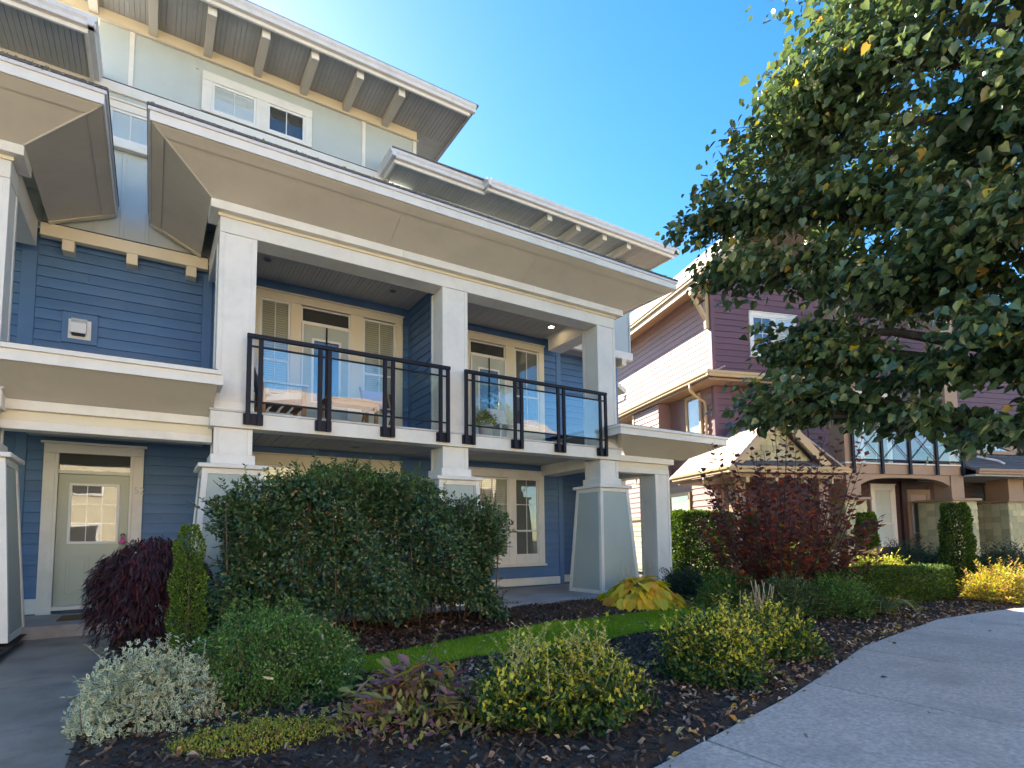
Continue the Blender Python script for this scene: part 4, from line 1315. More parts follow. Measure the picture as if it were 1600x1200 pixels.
shingle_pier(7.05, 8.02, -1.45, -.35, 2.26)
shingle_pier(3.0, 3.75, -1.55, -.8, 2.26)
shingle_pier(9.45, 10.6, -1.35, -.35, 2.24)
box('bay_post', 'brown_trim', ph, 9.75, 10.4, -1.2, -.5, 2.33, 3.1, .006)
window_unit(ph, (5.52, 6.50, .92, 2.86), [dict(x0=5.66, x1=6.36, z0=.99, z1=2.74, rail=1.62, blind='curtain', bz=1.2, back='curtain')], 0.0, trim='trim')
window_unit(ph, (10.38, 11.52, .90, 2.88), [dict(x0=10.52, x1=11.38, z0=.97, z1=2.76, rail=1.62, blind='curtain', back='curtain')], 0.0, trim='trim')
d = MB().box(6.98, 7.12, -.075, -.003, .15, 2.56, .005).box(7.80, 7.94, -.075, -.003, .15, 2.56, .005).box(6.98, 7.94, -.078, -.003, 2.561, 2.72, .005).build('entrance_door', 'brown_trim', ph)
box('door_leaf', 'pink_door', d, 7.121, 7.799, -.055, -.006, .15, 2.56, .005)
box('light_frame', 'vinyl', d, 7.16, 7.74, -.075, -.056, 1.28, 2.36, .005)
MB().box(7.21, 7.69, -.082, -.0755, 1.33, 2.31).build('blind', 'blind', d)
MB().box(7.21, 7.69, -.092, -.088, 1.33, 2.31).build('glass_pane', 'pane', d)
box('trim_post', 'brown_siding', ph, 6.72, 6.90, -.12, -.001, .2, 2.98, .005)
window_unit(ph, (4.3, 6.5, 3.3, 5.85), [dict(x0=4.42, x1=5.2, z0=3.5, z1=5.7, rail=4.4, blind='curtain'), dict(x0=5.35, x1=6.38, z0=3.4, z1=5.7, mv=True, blind='blind')], 0.0, trim='trim')
window_unit(ph, (2.30, 3.05, 3.55, 5.05), [dict(x0=2.40, x1=2.96, z0=3.65, z1=4.95, blind='curtain', back='curtain')], -.002, trim='brown_trim')
window_unit(ph, (9.95, 11.75, 3.95, 5.15), [dict(x0=10.1, x1=10.8, z0=4.05, z1=5.0, mv=True), dict(x0=10.95, x1=11.6, z0=4.05, z1=5.0, mv=True, blind='curtain')], 0.0, trim='brown_trim')
# right-hand porch roof with a pipe lying down it
rr = MB().slab([(7.52, -1.85, 3.12), (15, -1.85, 3.12), (15, 0, 4.05), (7.52, 0, 4.05)], .05, (0, -.5, 1)).build('porch_roof', 'asphalt_roof', ph)
for i in range(9):
    y, z = -1.85 + 1.85 * i / 9, 3.17 + .93 * i / 9
    MB().slab([(7.53, y - .01, z + .004), (15, y - .01, z + .004), (15, y + .21, z + .10), (7.53, y + .21, z + .10)], .014, (0, -.5, 1)).build('shingle_course', 'asphalt_roof', rr)
MB().sweep(GUT, (7.52, -1.86, 3.03), (15, -1.86, 3.03), (0, -1, 0)).build('gutter', 'brown_trim', rr)
box('porch_ceiling', 'ceiling', rr, 7.52, 15, -1.84, 0, 2.98, 3.04, .004)
MB().tube([(7.62, -.1, 4.16), (7.8, -.25, 4.10), (9.1, -1.4, 3.53), (9.15, -1.55, 3.42)], .035, 8).build('downpipe', 'gutter', rr, True)
bs = box('balcony_parapet', 'brown_trim', ph, 9.4, 12, -.5, -.42, 3.9, 4.02, .005)
MB().slab([(9.3, -.5, 4.62), (9.3, -.5, 4.45), (12, -.5, 3.80), (12, -.5, 3.97)], .09, (0, 1, 0)).build('parapet_cap', 'brown_trim', bs)
box('post', 'rail', bs, 11.4, 11.46, -.5, -.45, 4.03, 4.8, .004)
box('post', 'rail', bs, 9.9, 11.399, -.49, -.455, 4.72, 4.79, .004)
MB().slab([(5.71, -.8, 8.80), (16, -.8, 8.80), (16, 5, 11), (4, 5, 11)], .10, (0, -.4, 1)).build('roof', 'asphalt_roof', ph)
MB().box(3.2, 16, .21, 9, 0, 8.9).build('rear_block', 'purple', ph)

# ================================================================== house across the court, seen in the panes only
ch = thing('cream_house', (2, -17, 0), 'sunlit cream house across the court, mirrored in the glass of the entrance door', 'house')
cw = MB().box(-14, 26, -24, -17, 0, 8.6, .02).build('wall', 'cream_house', ch)
for k in range(9):
    for z in (.9, 3.9, 6.4):
        x = -12.5 + k * 4.3
        w_ = MB().box(x, x + 1.5, -17.002, -16.93, z, z + 1.5, .01).build('window', 'trim', ch)
        MB().box(x + .12, x + 1.38, -16.929, -16.92, z + .12, z + 1.38).build('glass_pane', 'room_shade', w_)
MB().slab([(-15, -16.2, 8.5), (27, -16.2, 8.5), (27, -20.5, 11), (-15, -20.5, 11)], .15, (0, .4, 1)).build('roof', 'pink_roof', ch)

# ================================================================== PLANTS
leafmat('l_hedge', [(0, (0.027, 0.068, 0.027)), (.45, (0.061, 0.128, 0.049)), (.8, (0.115, 0.196, 0.068)), (.95, (0.203, 0.257, 0.081)), (1, (0.459, 0.162, 0.081))], .25, .34, .6)
leafmat('l_boxwood', [(0, (0.039, 0.101, 0.024)), (.6, (0.108, 0.228, 0.053)), (1, (0.240, 0.384, 0.084))], .3, .45)
leafmat('l_column', [(0, (.045, .095, .014)), (.6, (.105, .19, .028)), (1, (.27, .33, .05))], .35, .45)
leafmat('l_maple', [(0, (.026, .012, .016)), (.6, (.058, .022, .029)), (.9, (.095, .032, .036)), (1, (.20, .018, .026))], .3, .5)
leafmat('l_silver', [(0, (0.078, 0.143, 0.078)), (1, (0.208, 0.286, 0.130))], .25, .45, edge=(.62, .64, .46))
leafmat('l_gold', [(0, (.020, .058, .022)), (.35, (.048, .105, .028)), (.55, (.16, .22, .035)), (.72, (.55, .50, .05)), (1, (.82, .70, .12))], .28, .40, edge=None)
leafmat('l_goldshoot', [(0, (0.460, 0.437, 0.069)), (1, (0.805, 0.713, 0.161))], .35, .45)
leafmat('l_ground', [(0, (0.169, 0.254, 0.034)), (.7, (0.473, 0.507, 0.075)), (1, (0.710, 0.507, 0.135))], .3, .5)
leafmat('l_smoke', [(0, (.10, .042, .040)), (.45, (.20, .070, .058)), (.75, (.33, .115, .07)), (.92, (.55, .08, .055)), (1, (.34, .27, .06))], .45, .5)
leafmat('l_linden', [(0, (0.049, 0.081, 0.036)), (.5, (0.101, 0.153, 0.060)), (.85, (0.176, 0.234, 0.085)), (.965, (0.247, 0.286, 0.078)), (.985, (0.650, 0.442, 0.039)), (1, (0.390, 0.221, 0.104))], .24, .30, .7)
leafmat('l_linden_big', [(0, (0.065, 0.111, 0.055)), (.6, (0.137, 0.202, 0.091)), (.92, (0.234, 0.299, 0.130)), (.96, (0.312, 0.351, 0.091)), (.985, (0.715, 0.468, 0.039))], .24, .28, .7, src='object')
leafmat('l_hosta', [(0, (.36, .46, .05)), (.22, (.72, .66, .06)), (.55, (.88, .66, .06)), (.85, (.88, .52, .05)), (1, (.68, .32, .05))], .35, .4, src='object')
leafmat('l_spirea', [(0, (0.204, 0.228, 0.042)), (.3, (0.336, 0.300, 0.084)), (.55, (0.408, 0.240, 0.168)), (.8, (0.300, 0.132, 0.156)), (.95, (0.192, 0.072, 0.120)), (1, (0.600, 0.240, 0.024))], .3, .55, src='object')
leafmat('l_litter', [(0, (0.143, 0.083, 0.055)), (.35, (0.308, 0.187, 0.121)), (.6, (0.528, 0.352, 0.264)), (.85, (0.682, 0.550, 0.440)), (.95, (0.605, 0.418, 0.044)), (1, (0.462, 0.110, 0.055))], .2, .7)
leafmat('l_litter_dark', [(0, (.05, .025, .016)), (.5, (.11, .05, .03)), (.85, (.22, .11, .065)), (1, (.42, .30, .20))], .15, .7)
leafmat('l_lawnleaf', [(0, (.45, .36, .16)), (.7, (.62, .56, .42)), (1, (.60, .46, .03))], .2, .7)
leafmat('l_grass', [(0, (.17, .30, .016)), (.6, (.33, .50, .03)), (.93, (.48, .58, .06)), (1, (.60, .56, .20))], .4, .5)
leafmat('l_cedar', [(0, (0.026, 0.059, 0.013)), (.6, (0.067, 0.126, 0.024)), (1, (0.168, 0.218, 0.034))], .3, .5)
leafmat('l_juniper', [(0, (0.020, 0.050, 0.034)), (.6, (0.047, 0.092, 0.058)), (1, (0.101, 0.160, 0.084))], .25, .5)
leafmat('l_flower', [(0, (.16, .20, .03)), (.5, (.42, .42, .06)), (.78, (.52, .40, .09)), (.93, (.50, .24, .12)), (1, (.42, .13, .15))], .35, .5)
leafmat('l_fern', [(0, (0.065, 0.117, 0.019)), (.6, (0.208, 0.260, 0.039)), (.9, (0.468, 0.364, 0.065)), (1, (0.624, 0.208, 0.039))], .35, .5)
leafmat('l_pot', [(0, (.10, .14, .02)), (.5, (.35, .32, .06)), (1, (.60, .52, .18))], .3, .5)


def rnd(n, s=1.0):
    return rng.normal(size=(n, 3)) * s


def stems(parent, c, rad, k, mat='twig', r0=.012, seed=0, zfrac=.75, name='stem'):
    r = random.Random(seed)
    m = MB()
    for i in range(k):
        a = r.uniform(0, 6.283)
        q = r.uniform(.15, .8)
        tip = (c[0] + math.cos(a) * rad[0] * q, c[1] + math.sin(a) * rad[1] * q, c[2] + rad[2] * r.uniform(zfrac * .6, zfrac))
        b = (c[0] + math.cos(a) * rad[0] * .18, c[1] + math.sin(a) * rad[1] * .18, c[2] - .03)
        mid = ((b[0] + tip[0]) / 2 + r.uniform(-.06, .06), (b[1] + tip[1]) / 2 + r.uniform(-.06, .06), (b[2] + tip[2]) / 2 + .05)
        m.tube([b, mid, tip], [r0, r0 * .7, r0 * .35], 5)
    return m.build(name, mat, parent, True)


def shoots(parent, mat, c, rad, k, h0, h1, lsize, seed, name='shoot', stem='twig_pale', lean=.25, per=26, tint=None, aspect=.5):
    """upright leafy shoots standing out of a mound"""
    r = random.Random(seed)
    P, D, N = [], [], []
    m = MB()
    for i in range(k):
        a, q = r.uniform(0, 6.283), math.sqrt(r.random()) * .8
        b = Vector((c[0] + math.cos(a) * rad[0] * q, c[1] + math.sin(a) * rad[1] * q, c[2] + rad[2] * (1 - q * q) ** .5 * .75))
        tip = b + Vector((r.uniform(-lean, lean), r.uniform(-lean, lean), r.uniform(h0, h1)))
        bend = Vector((r.uniform(-.04, .04), r.uniform(-.04, .04), 0))
        pts = [b.lerp(tip, t) + bend * math.sin(t * 3.1) for t in (0, .35, .7, 1)]
        m.tube(pts, [.004, .0035, .003, .0015], 4)
        for j in range(per):
            t = (j + r.random()) / per
            p = b.lerp(tip, t) + bend * math.sin(t * 3.1)
            g = j * 2.4 + r.random()
            d = Vector((math.cos(g), math.sin(g), .7))
            P.append(p)
            D.append(d)
            N.append((-math.cos(g) * .5 + r.uniform(-.3, .3), -math.sin(g) * .5 + r.uniform(-.3, .3), 1))
    tag(m.build(name, stem, parent), kind='stuff')
    n = len(P)
    leaves(name + '_leaves', mat, P, D, N, rng.uniform(.7, 1.15, n) * lsize, T_OVAL, aspect, parent, tint=None if tint is None else rng.uniform(*tint, n))


def shrub(name, label, cat, c, rad, n, lsize, mat, seed, tmpl=T_OVAL, aspect=.55, amp=.12, shell=.4, zmin=-.15, e=1.0, group=None, k=14, up=.35, rnd_d=.7, freq=3.0,
          tint=None, stemmat='twig', r0=.012):
    t = thing(name, (c[0], c[1], 0), label, cat, group)
    p, d = mound(n, c, rad, seed, zmin, amp, shell, e, freq)
    p = p[p[:, 2] > .02]
    d = d[:len(p)]
    n = len(p)
    D = d * .8 + rnd(n, rnd_d) * .6 + np.array([0, 0, up])
    N = d + rnd(n, .5) + np.array([0, 0, .5])
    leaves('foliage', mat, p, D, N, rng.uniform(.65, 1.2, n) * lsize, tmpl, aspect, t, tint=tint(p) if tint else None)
    sprigs(t, mat, p, d, int(60 + 230 * min(rad[0], 1)), lsize * 2.2, lsize * 6.5, lsize, 9, seed + 5, (.3, 1), aspect=aspect, stem=stemmat)
    stems(t, (c[0], c[1], 0), (rad[0], rad[1], c[2] + rad[2]), k, stemmat, r0, seed)
    return t


def sprigs(parent, mat, P, d, k, l0, l1, lsize, per, seed, tint=(0, 1), up_=.45, aspect=.5, stem='twig'):
    """short leafy twigs breaking the outline of a plant"""
    r = random.Random(seed)
    idx = [i for i in range(len(P)) if d[i][2] > -.35]
    LP, LD, LN = [], [], []
    m = MB()
    for _ in range(k):
        i = idx[r.randrange(len(idx))]
        b = Vector(P[i])
        dv = (Vector(d[i]) * .7 + Vector((r.gauss(0, .35), r.gauss(0, .35), up_ + r.gauss(0, .25)))).normalized()
        L_ = r.uniform(l0, l1)
        sag = Vector((0, 0, -.18 * L_))
        pts = [b + dv * (L_ * t) + sag * t * t for t in (-.25, .35, 1)]
        m.tube([tuple(q) for q in pts], [.0035, .0025, .0012], 4, False)
        sx = dv.cross(Vector((0, 0, 1)))
        sx = sx.normalized() if sx.length > 1e-3 else Vector((1, 0, 0))
        for j in range(per):
            t = (j + .6) / per
            p = b + dv * (L_ * t) + sag * t * t
            side = 1 if j % 2 else -1
            LP.append(p)
            LD.append(dv * .7 + sx * side * .9 + Vector((r.gauss(0, .2), r.gauss(0, .2), r.gauss(0, .2))))
            LN.append(Vector((r.gauss(0, .35), r.gauss(0, .35), 1)))
    tag(m.build('sprig', stem, parent), kind='stuff')
    n = len(LP)
    leaves('sprig_leaves', mat, LP, LD, LN, rng.uniform(.7, 1.2, n) * lsize, T_OVAL, aspect, parent, tint=rng.uniform(*tint, n))


# ---- the big dark hedge in front of the porch
hd = thing('evergreen_hedge', (2.6, 7.7, 0), 'tall loose dark evergreen hedge hiding the porch between the piers', 'hedge')
n = 52000
p, d = box_mound(n, (2.60, 7.72, 1.14), (1.88, .56, .96), 21, .40, .30, .42, 3.2)
p[:, 2] *= np.interp(p[:, 0], [.6, 1.2, 1.6, 3.1, 3.7, 4.5], [.84, .93, 1.02, 1.0, .86, .78])
p[:, 2] += .05 * np.sin(p[:, 0] * 4.1) + .04 * np.sin(p[:, 0] * 9.3 + 1)
keep = p[:, 2] > .05 + .03 * np.sin(p[:, 0] * 5)
p, d = p[keep], d[keep]
n = len(p)
low = np.clip((p[:, 2] - .3) / 1.7, 0, 1)
leaves('foliage', 'l_hedge', p, d * .7 + rnd(n, .6) + np.array([0, 0, -.05]), d + rnd(n, .55) + np.array([0, 0, .6]), rng.uniform(.6, 1.25, n) * .066, T_OVAL, .54, hd, tint=rng.random(n) ** 1.3)
# pale loose sprigs on top
sprigs(hd, 'l_hedge', p, d, 900, .12, .34, .06, 11, 23, (.35, .97), .35)
q, d2 = mound(2600, (2.35, 7.72, 1.92), (1.25, .5, .30), 22, .05, .25, .6, 1.0, 7)
sprigs(hd, 'l_boxwood', q, d2, 130, .15, .32, .05, 11, 24, (.2, .9), .8)
leaves('sprigs', 'l_boxwood', q, d2 * .5 + rnd(len(q), .6) + np.array([0, 0, .5]), rnd(len(q), .6) + np.array([0, 0, 1]), rng.uniform(.6, 1.1, len(q)) * .05, T_OVAL, .5, hd)
m = MB()
for i in range(46):
    x = .85 + 3.6 * i / 45 + random.uniform(-.04, .04)
    y = 7.7 + random.uniform(-.25, .25)
    x2, y2 = x + random.uniform(-.3, .3), y + random.uniform(-.3, .15)
    m.tube([(x, y, 0), ((x + x2) / 2 + random.uniform(-.08, .08), (y + y2) / 2, .9), (x2, y2, random.uniform(1.7, 2.15))], [.016, .011, .004], 5)
m.build('stem', 'twig', hd, True)

# ---- laceleaf maple by the entrance
mp = thing('laceleaf_maple', (.03, 8.15, 0), 'weeping dark purple laceleaf maple beside the entrance walk', 'shrub')
P, D, N = [], [], []
r_ = random.Random(5)
m = MB()
m.tube([(.03, 8.15, 0), (.05, 8.13, .35), (.0, 8.15, .7), (.05, 8.15, 1.0)], [.035, .03, .025, .012], 7)
for i in range(330):
    a, q = r_.uniform(0, 6.283), math.sqrt(r_.random())
    top = Vector((.03 + math.cos(a) * .50 * q, 8.15 + math.sin(a) * .50 * q, 1.32 - .26 * q * q + r_.uniform(-.06, .05)))
    end = Vector((.03 + math.cos(a) * (.40 + .16 * q), 8.15 + math.sin(a) * (.40 + .16 * q), r_.uniform(.10, .75) + .1 * (1 - q)))
    if i < 40:
        m.tube([(.03, 8.15, 1.0), tuple(top), tuple(top.lerp(end, .4) + Vector((0, 0, .05)))], [.008, .005, .002], 4)
    for j in range(46):
        t = r_.random()
        p = top.lerp(end, t) + Vector((math.cos(a), math.sin(a), 0)) * .10 * math.sin(t * 3.14) + Vector((r_.uniform(-.05, .05), r_.uniform(-.05, .05), r_.uniform(-.04, .04)))
        P.append(p)
        D.append((math.cos(a) * .5 + r_.uniform(-.5, .5), math.sin(a) * .5 + r_.uniform(-.5, .5), -.9 + r_.uniform(-.3, .5)))
        N.append((math.cos(a) + r_.uniform(-.6, .6), math.sin(a) + r_.uniform(-.6, .6), .5 + r_.uniform(-.3, .5)))
leaves('foliage', 'l_maple', P, D, N, rng.uniform(.06, .11, len(P)), T_BLADE, .20, mp)
m.build('trunk', 'bark', mp, True)

# ---- slim column shrub
cs = thing('column_holly', (.34, 6.72, 0), 'slim upright column of yellow-green holly standing between maple and round shrub', 'shrub')
n = 6500
z = rng.random(n) ** .9 * 1.42
a = rng.random(n) * 6.283
rr_ = (.165 * (1 - .45 * (z / 1.36) ** 4) + .02 * np.sin(z * 17 + a * 2)) * (1 - .45 * rng.random(n) ** 2)
p = np.column_stack([.34 + np.cos(a) * rr_, 6.72 + np.sin(a) * rr_, .03 + z])
dd = np.column_stack([np.cos(a), np.sin(a), np.full(n, .9)])
leaves('foliage', 'l_column', p, dd + rnd(n, .45), dd * [1, 1, .2] + rnd(n, .5) + [0, 0, .4], rng.uniform(.018, .034, n), T_OVAL, .6, cs)
MB().tube([(.34, 6.72, 0), (.35, 6.72, .7), (.34, 6.73, 1.25)], [.014, .010, .004], 6).build('stem', 'twig', cs, True)

# ---- shrubs of the front bed
g = shrub('boxleaf_shrub', 'round dense dark green shrub in front of the hedge, strewn with pale seed wings', 'shrub', (.90, 5.05, .14), (.70, .62, .56), 21000, .027, 'l_boxwood', 31, amp=.26, shell=.34, zmin=-.3, freq=4.5, up=.6)
shoots(g, 'l_boxwood', (.90, 5.05, .10), (.66, .58, .54), 110, .08, .17, .024, 32, stem='twig', lean=.12, per=26, aspect=.55)
n = 46
pw_, dw = mound(n, (.90, 5.05, .16), (.67, .61, .53), 33, .1, .1, .02)
leaves('seed_wings', 'l_lawnleaf', pw_, rnd(len(pw_)) * [1, 1, .4], dw + rnd(len(pw_), .4), rng.uniform(.05, .085, len(pw_)), T_CURL, .25, g)
sv = shrub('silver_euonymus', 'low silver-edged variegated euonymus at the corner of the entrance walk', 'shrub', (.02, 4.72, .08), (.42, .38, .40), 6000, .038, 'l_silver', 41, amp=.24, shell=.3, zmin=-.25, freq=5, up=.4)
shoots(sv, 'l_silver', (.0, 4.72, .08), (.36, .33, .36), 13, .12, .30, .030, 42, per=18)
gc_ = shrub('golden_groundcover', 'low yellow-green clipped cushion at the very front below the round shrub', 'ground cover', (.62, 3.98, .0), (.55, .28, .11), 5200, .020, 'l_ground', 51, amp=.08, shell=.3, zmin=-.05, up=.5, k=4, r0=.006)

# spirea: the leaves are big enough to be built one by one
sp_ = thing('pink_spirea', (1.68, 3.86, 0), 'fading spirea with pinkish purple and olive leaves at the front edge of the bed', 'shrub')


def leaf_mesh(name, mat, w, curl=.12, cup=.10, nl=5, heart=False):
    v, f = [], []
    for i in range(nl + 1):
        t = i / nl
        if heart:
            hw = w * (math.sin(math.pi * min(1, t * .92 + .16)) ** .7) * (1 - .25 * t)
        else:
            hw = w * math.sin(math.pi * min(.985, t * .96 + .03)) ** .85
        hw = max(hw, .004)
        zc = -curl * t * t
        v += [(-hw, t, zc + cup * hw), (-hw * .5, t, zc + cup * .15 * hw), (0, t, zc - .02), (hw * .5, t, zc + cup * .15 * hw), (hw, t, zc + cup * hw)]
    for i in range(nl):
        for k in range(4):
            a = i * 5 + k
            f.append((a, a + 1, a + 6, a + 5))
    me = bpy.data.meshes.new(name)
    me.from_pydata(v, [], f)
    me.polygons.foreach_set('use_smooth', [True] * len(f))
    me.materials.append(MATS[mat])
    return me


def put_leaf(name, me, p, d, nrm, s, parent, aspect=1.0):
    d = Vector(d).normalized()
    x = d.cross(Vector(nrm))
    if x.length < 1e-3:
        x = d.cross(Vector((1, 0, 0)))
    x.normalize()
    z = x.cross(d)
    o = link(name, me, p, parent)
    m3 = Matrix((x, d, z)).transposed()
    o.rotation_euler = m3.to_euler()
    o.scale = (s * aspect, s, s)
    return o


spm = [leaf_mesh('leaf', 'l_spirea', .20, c_, .3, 4) for c_ in (.10, .25, .40)]
r_ = random.Random(61)
m = MB()
for i in range(42):
    a, q = r_.uniform(0, 6.283), math.sqrt(r_.random())
    b = Vector((1.68 + math.cos(a) * .12, 3.86 + math.sin(a) * .12, .02))
    tip = Vector((1.68 + math.cos(a) * .62 * q, 3.86 + math.sin(a) * .50 * q, .34 - .18 * q * q + r_.uniform(-.05, .05)))
    if i == 0:
        tip = Vector((2.02, 4.25, .58))
    m.tube([tuple(b), tuple(b.lerp(tip, .5) + Vector((0, 0, .05))), tuple(tip)], [.006, .005, .002], 5)
    for j in range(7 if i else 12):
        t = .45 + .55 * (j + .5) / (7 if i else 12)
        p = b.lerp(tip, t) + Vector((0, 0, .03))
        g_ = j * 2.3 + r_.random()
        dvec = Vector((math.cos(g_), math.sin(g_), .15 + r_.uniform(-.3, .3))) + (tip - b).normalized() * .6
        put_leaf('leaf', spm[r_.randrange(3)], tuple(p), dvec, (r_.uniform(-.4, .4), r_.uniform(-.4, .4), 1), r_.uniform(.09, .15) if i else .06, sp_)
m.build('stem', 'twig', sp_, True)


leafmat('l_spirea_low', [(0, (.20, .24, .04)), (.45, (.36, .33, .09)), (.7, (.42, .25, .17)), (.9, (.30, .13, .16)), (1, (.2, .07, .12))], .3, .55)
p, d = mound(1500, (1.68, 3.80, .0), (.66, .52, .27), 63, .0, .2, .6, 1.0, 5)
leaves('foliage', 'l_spirea_low', p, d * .6 + rnd(len(p), .6) + [0, 0, -.1], d * .5 + rnd(len(p), .4) + [0, 0, 1], rng.uniform(.05, .085, len(p)), T_OVAL, .42, sp_)


def gold(label, c, rad, n, seed, k, h):
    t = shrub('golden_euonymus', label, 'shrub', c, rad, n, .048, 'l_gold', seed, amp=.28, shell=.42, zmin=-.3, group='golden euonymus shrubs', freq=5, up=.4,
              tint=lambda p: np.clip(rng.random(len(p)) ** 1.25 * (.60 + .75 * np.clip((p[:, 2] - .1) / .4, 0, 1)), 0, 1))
    shoots(t, 'l_goldshoot', c, rad, k, h[0], h[1], .036, seed + 1, lean=.16, per=20)
    return t


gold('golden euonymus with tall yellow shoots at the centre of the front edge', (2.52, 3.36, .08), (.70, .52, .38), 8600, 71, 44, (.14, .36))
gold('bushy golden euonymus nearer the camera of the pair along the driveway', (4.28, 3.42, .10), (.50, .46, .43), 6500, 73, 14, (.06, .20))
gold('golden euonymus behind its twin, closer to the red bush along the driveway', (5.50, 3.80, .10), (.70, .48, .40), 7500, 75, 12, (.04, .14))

# hosta: every leaf its own part
ho = thing('yellow_hosta', (7.55, 7.55, 0), 'hosta turned yellow and orange at the foot of the right pier', 'plant')
hom = [leaf_mesh('leaf', 'l_hosta', .40, c_, .25, 6, True) for c_ in (.15, .32, .5)]
r_ = random.Random(81)
m = MB()
for ring, (k, rad_, zz, s0, s1) in enumerate(((44, .60, .19, .27, .36), (38, .44, .32, .28, .36), (26, .27, .43, .26, .34), (12, .10, .50, .24, .30))):
    for i in range(k):
        a = 6.283 * (i + r_.uniform(-.3, .3)) / k
        rr_ = rad_ * r_.uniform(.85, 1.15)
        p = (7.55 + math.cos(a) * rr_, 7.55 + math.sin(a) * rr_, zz + r_.uniform(-.05, .05))
        dz = (-.62, -.40, -.15, .25)[ring]
        put_leaf('leaf', hom[min(2, r_.randrange(3))], p, (math.cos(a), math.sin(a), dz + r_.uniform(-.2, .2)), (math.cos(a) * .3, math.sin(a) * .3, 1), r_.uniform(s0, s1), ho)
        m.tube([(7.55 + math.cos(a) * .06, 7.55 + math.sin(a) * .06, .03), (7.55 + math.cos(a) * rr_ * .6, 7.55 + math.sin(a) * rr_ * .6, zz * .9), p], [.006, .005, .004], 4)
for i in range(16):
    a = r_.uniform(0, 6.28)
    x, y = 7.7 + r_.uniform(-.5, .5), 7.75 + r_.uniform(-.1, .2)
    m.tube([(x, y, .1), (x + r_.uniform(-.05, .05), y, .5), (x + r_.uniform(-.12, .12), y, r_.uniform(.7, .95))], [.006, .004, .003], 4)
m.build('stalk', 'twig_pale', ho)
shrub('small_evergreen', 'small dark evergreen shrub to the right of the yellow hosta', 'shrub', (9.15, 7.95, .15), (.42, .4, .42), 3200, .05, 'l_juniper', 91, amp=.15)

# ---- smoke bush
sm = thing('smoke_bush', (9.35, 5.95, 0), 'tall wine-red smoke bush with upright leafy wands in front of the brown house', 'shrub')
P, D, N, T = [], [], [], []
r_ = random.Random(101)
m = MB()
for i in range(86):
    a, q = r_.uniform(0, 6.283), math.sqrt(r_.random())
    b = Vector((9.35 + math.cos(a) * .25, 5.95 + math.sin(a) * .25, .05))
    tip = Vector((9.35 + math.cos(a) * 1.55 * q, 5.95 + math.sin(a) * 1.55 * q, 2.35 - 1.25 * q * q + r_.uniform(-.35, .55)))
    if i < 18:                                     # wands well above the rest
        a = 6.283 * i / 18
        w_ = .7 + .75 * (i % 3) / 2
        tip = Vector((9.35 + math.cos(a) * w_, 5.95 + math.sin(a) * w_, r_.uniform(2.3, 3.15)))
    if i == 18:
        tip = Vector((9.3, 5.9, 3.35))
    if i == 19:
        tip = Vector((10.75, 5.1, 2.75))
    mid = b.lerp(tip, .5) + Vector((math.cos(a), math.sin(a), 0)) * .12
    m.tube([tuple(b), tuple(mid), tuple(tip)], [.016, .010, .003], 5)
    k = 48
    red = r_.random()
    for j in range(k):
        t = .18 + .82 * (j + r_.random()) / k
        p = (b.lerp(mid, t * 2) if t < .5 else mid.lerp(tip, t * 2 - 1))
        g_ = j * 2.4 + r_.random()
        dv = Vector((math.cos(g_), math.sin(g_), .25)) + (tip - mid).normalized() * .35
        P.append(p + Vector((math.cos(g_), math.sin(g_), 0)) * .04 + Vector((r_.gauss(0, .05), r_.gauss(0, .05), r_.gauss(0, .04))) * min(1, (1 - t) * 3))
        D.append(dv)
        N.append((r_.uniform(-.5, .5), r_.uniform(-.5, .5), 1))
        T.append(min(1, r_.random() * .7 + (.30 if red > .65 else 0)))
leaves('foliage', 'l_smoke', P, D, N, rng.uniform(.08, .14, len(P)), T_OVAL, .78, sm, tint=np.array(T))
m.build('stem', 'bark', sm, True)
for i, (x, y, rx, rz, lab) in enumerate(((8.45, 5.25, .55, .50, 'dark low shrub left under the smoke bush'), (9.05, 4.85, .60, .46, 'dark low shrub right under the smoke bush, beside the fern'),
                                         (8.35, 6.3, .6, .5, 'shaded shrub behind the smoke bush near the lawn end'))):
    shrub('low_evergreen', lab, 'shrub', (x, y, .12), (rx, .5, rz), 4200, .045, 'l_boxwood' if i else 'l_hedge', 111 + i, amp=.16, group='low shrubs under the smoke bush')

# fern-like clump, dry stalks
fe = thing('fern_clump', (9.45, 4.35, 0), 'arching fern-like clump turning orange beside the driveway', 'plant')
P, D, N, T = [], [], [], []
r_ = random.Random(121)
m = MB()
for i in range(30):
    a = r_.uniform(0, 6.283)
    L_ = r_.uniform(.35, .6)
    pts = [Vector((9.45, 4.35, .03)) + Vector((math.cos(a) * L_ * t, math.sin(a) * L_ * t, .62 * t - .50 * t * t * t)) * 1.0 for t in np.linspace(0, 1, 9)]
    m.tube([tuple(q) for q in pts], [.004] * 8 + [.002], 4)
    tt = r_.random() ** 1.5
    for j in range(1, 9):
        for s_ in (-1, 1):
            for h_ in (0, .5):
                p = pts[j - 1].lerp(pts[j], h_)
                P.append(p)
                D.append((math.cos(a) * .6 - s_ * math.sin(a), math.sin(a) * .6 + s_ * math.cos(a), -.25))
                N.append((0, 0, 1))
                T.append(tt + r_.uniform(-.1, .1))
leaves('fronds', 'l_fern', P, D, N, rng.uniform(.07, .12, len(P)), T_OVAL, .28, fe, tint=np.array(T))
m.build('stalk', 'twig_pale', fe)
ds = thing('dry_stalks', (6.85, 4.7, 0), 'bunch of bare dry flower stalks behind the golden euonymus', 'plant')
m = MB()
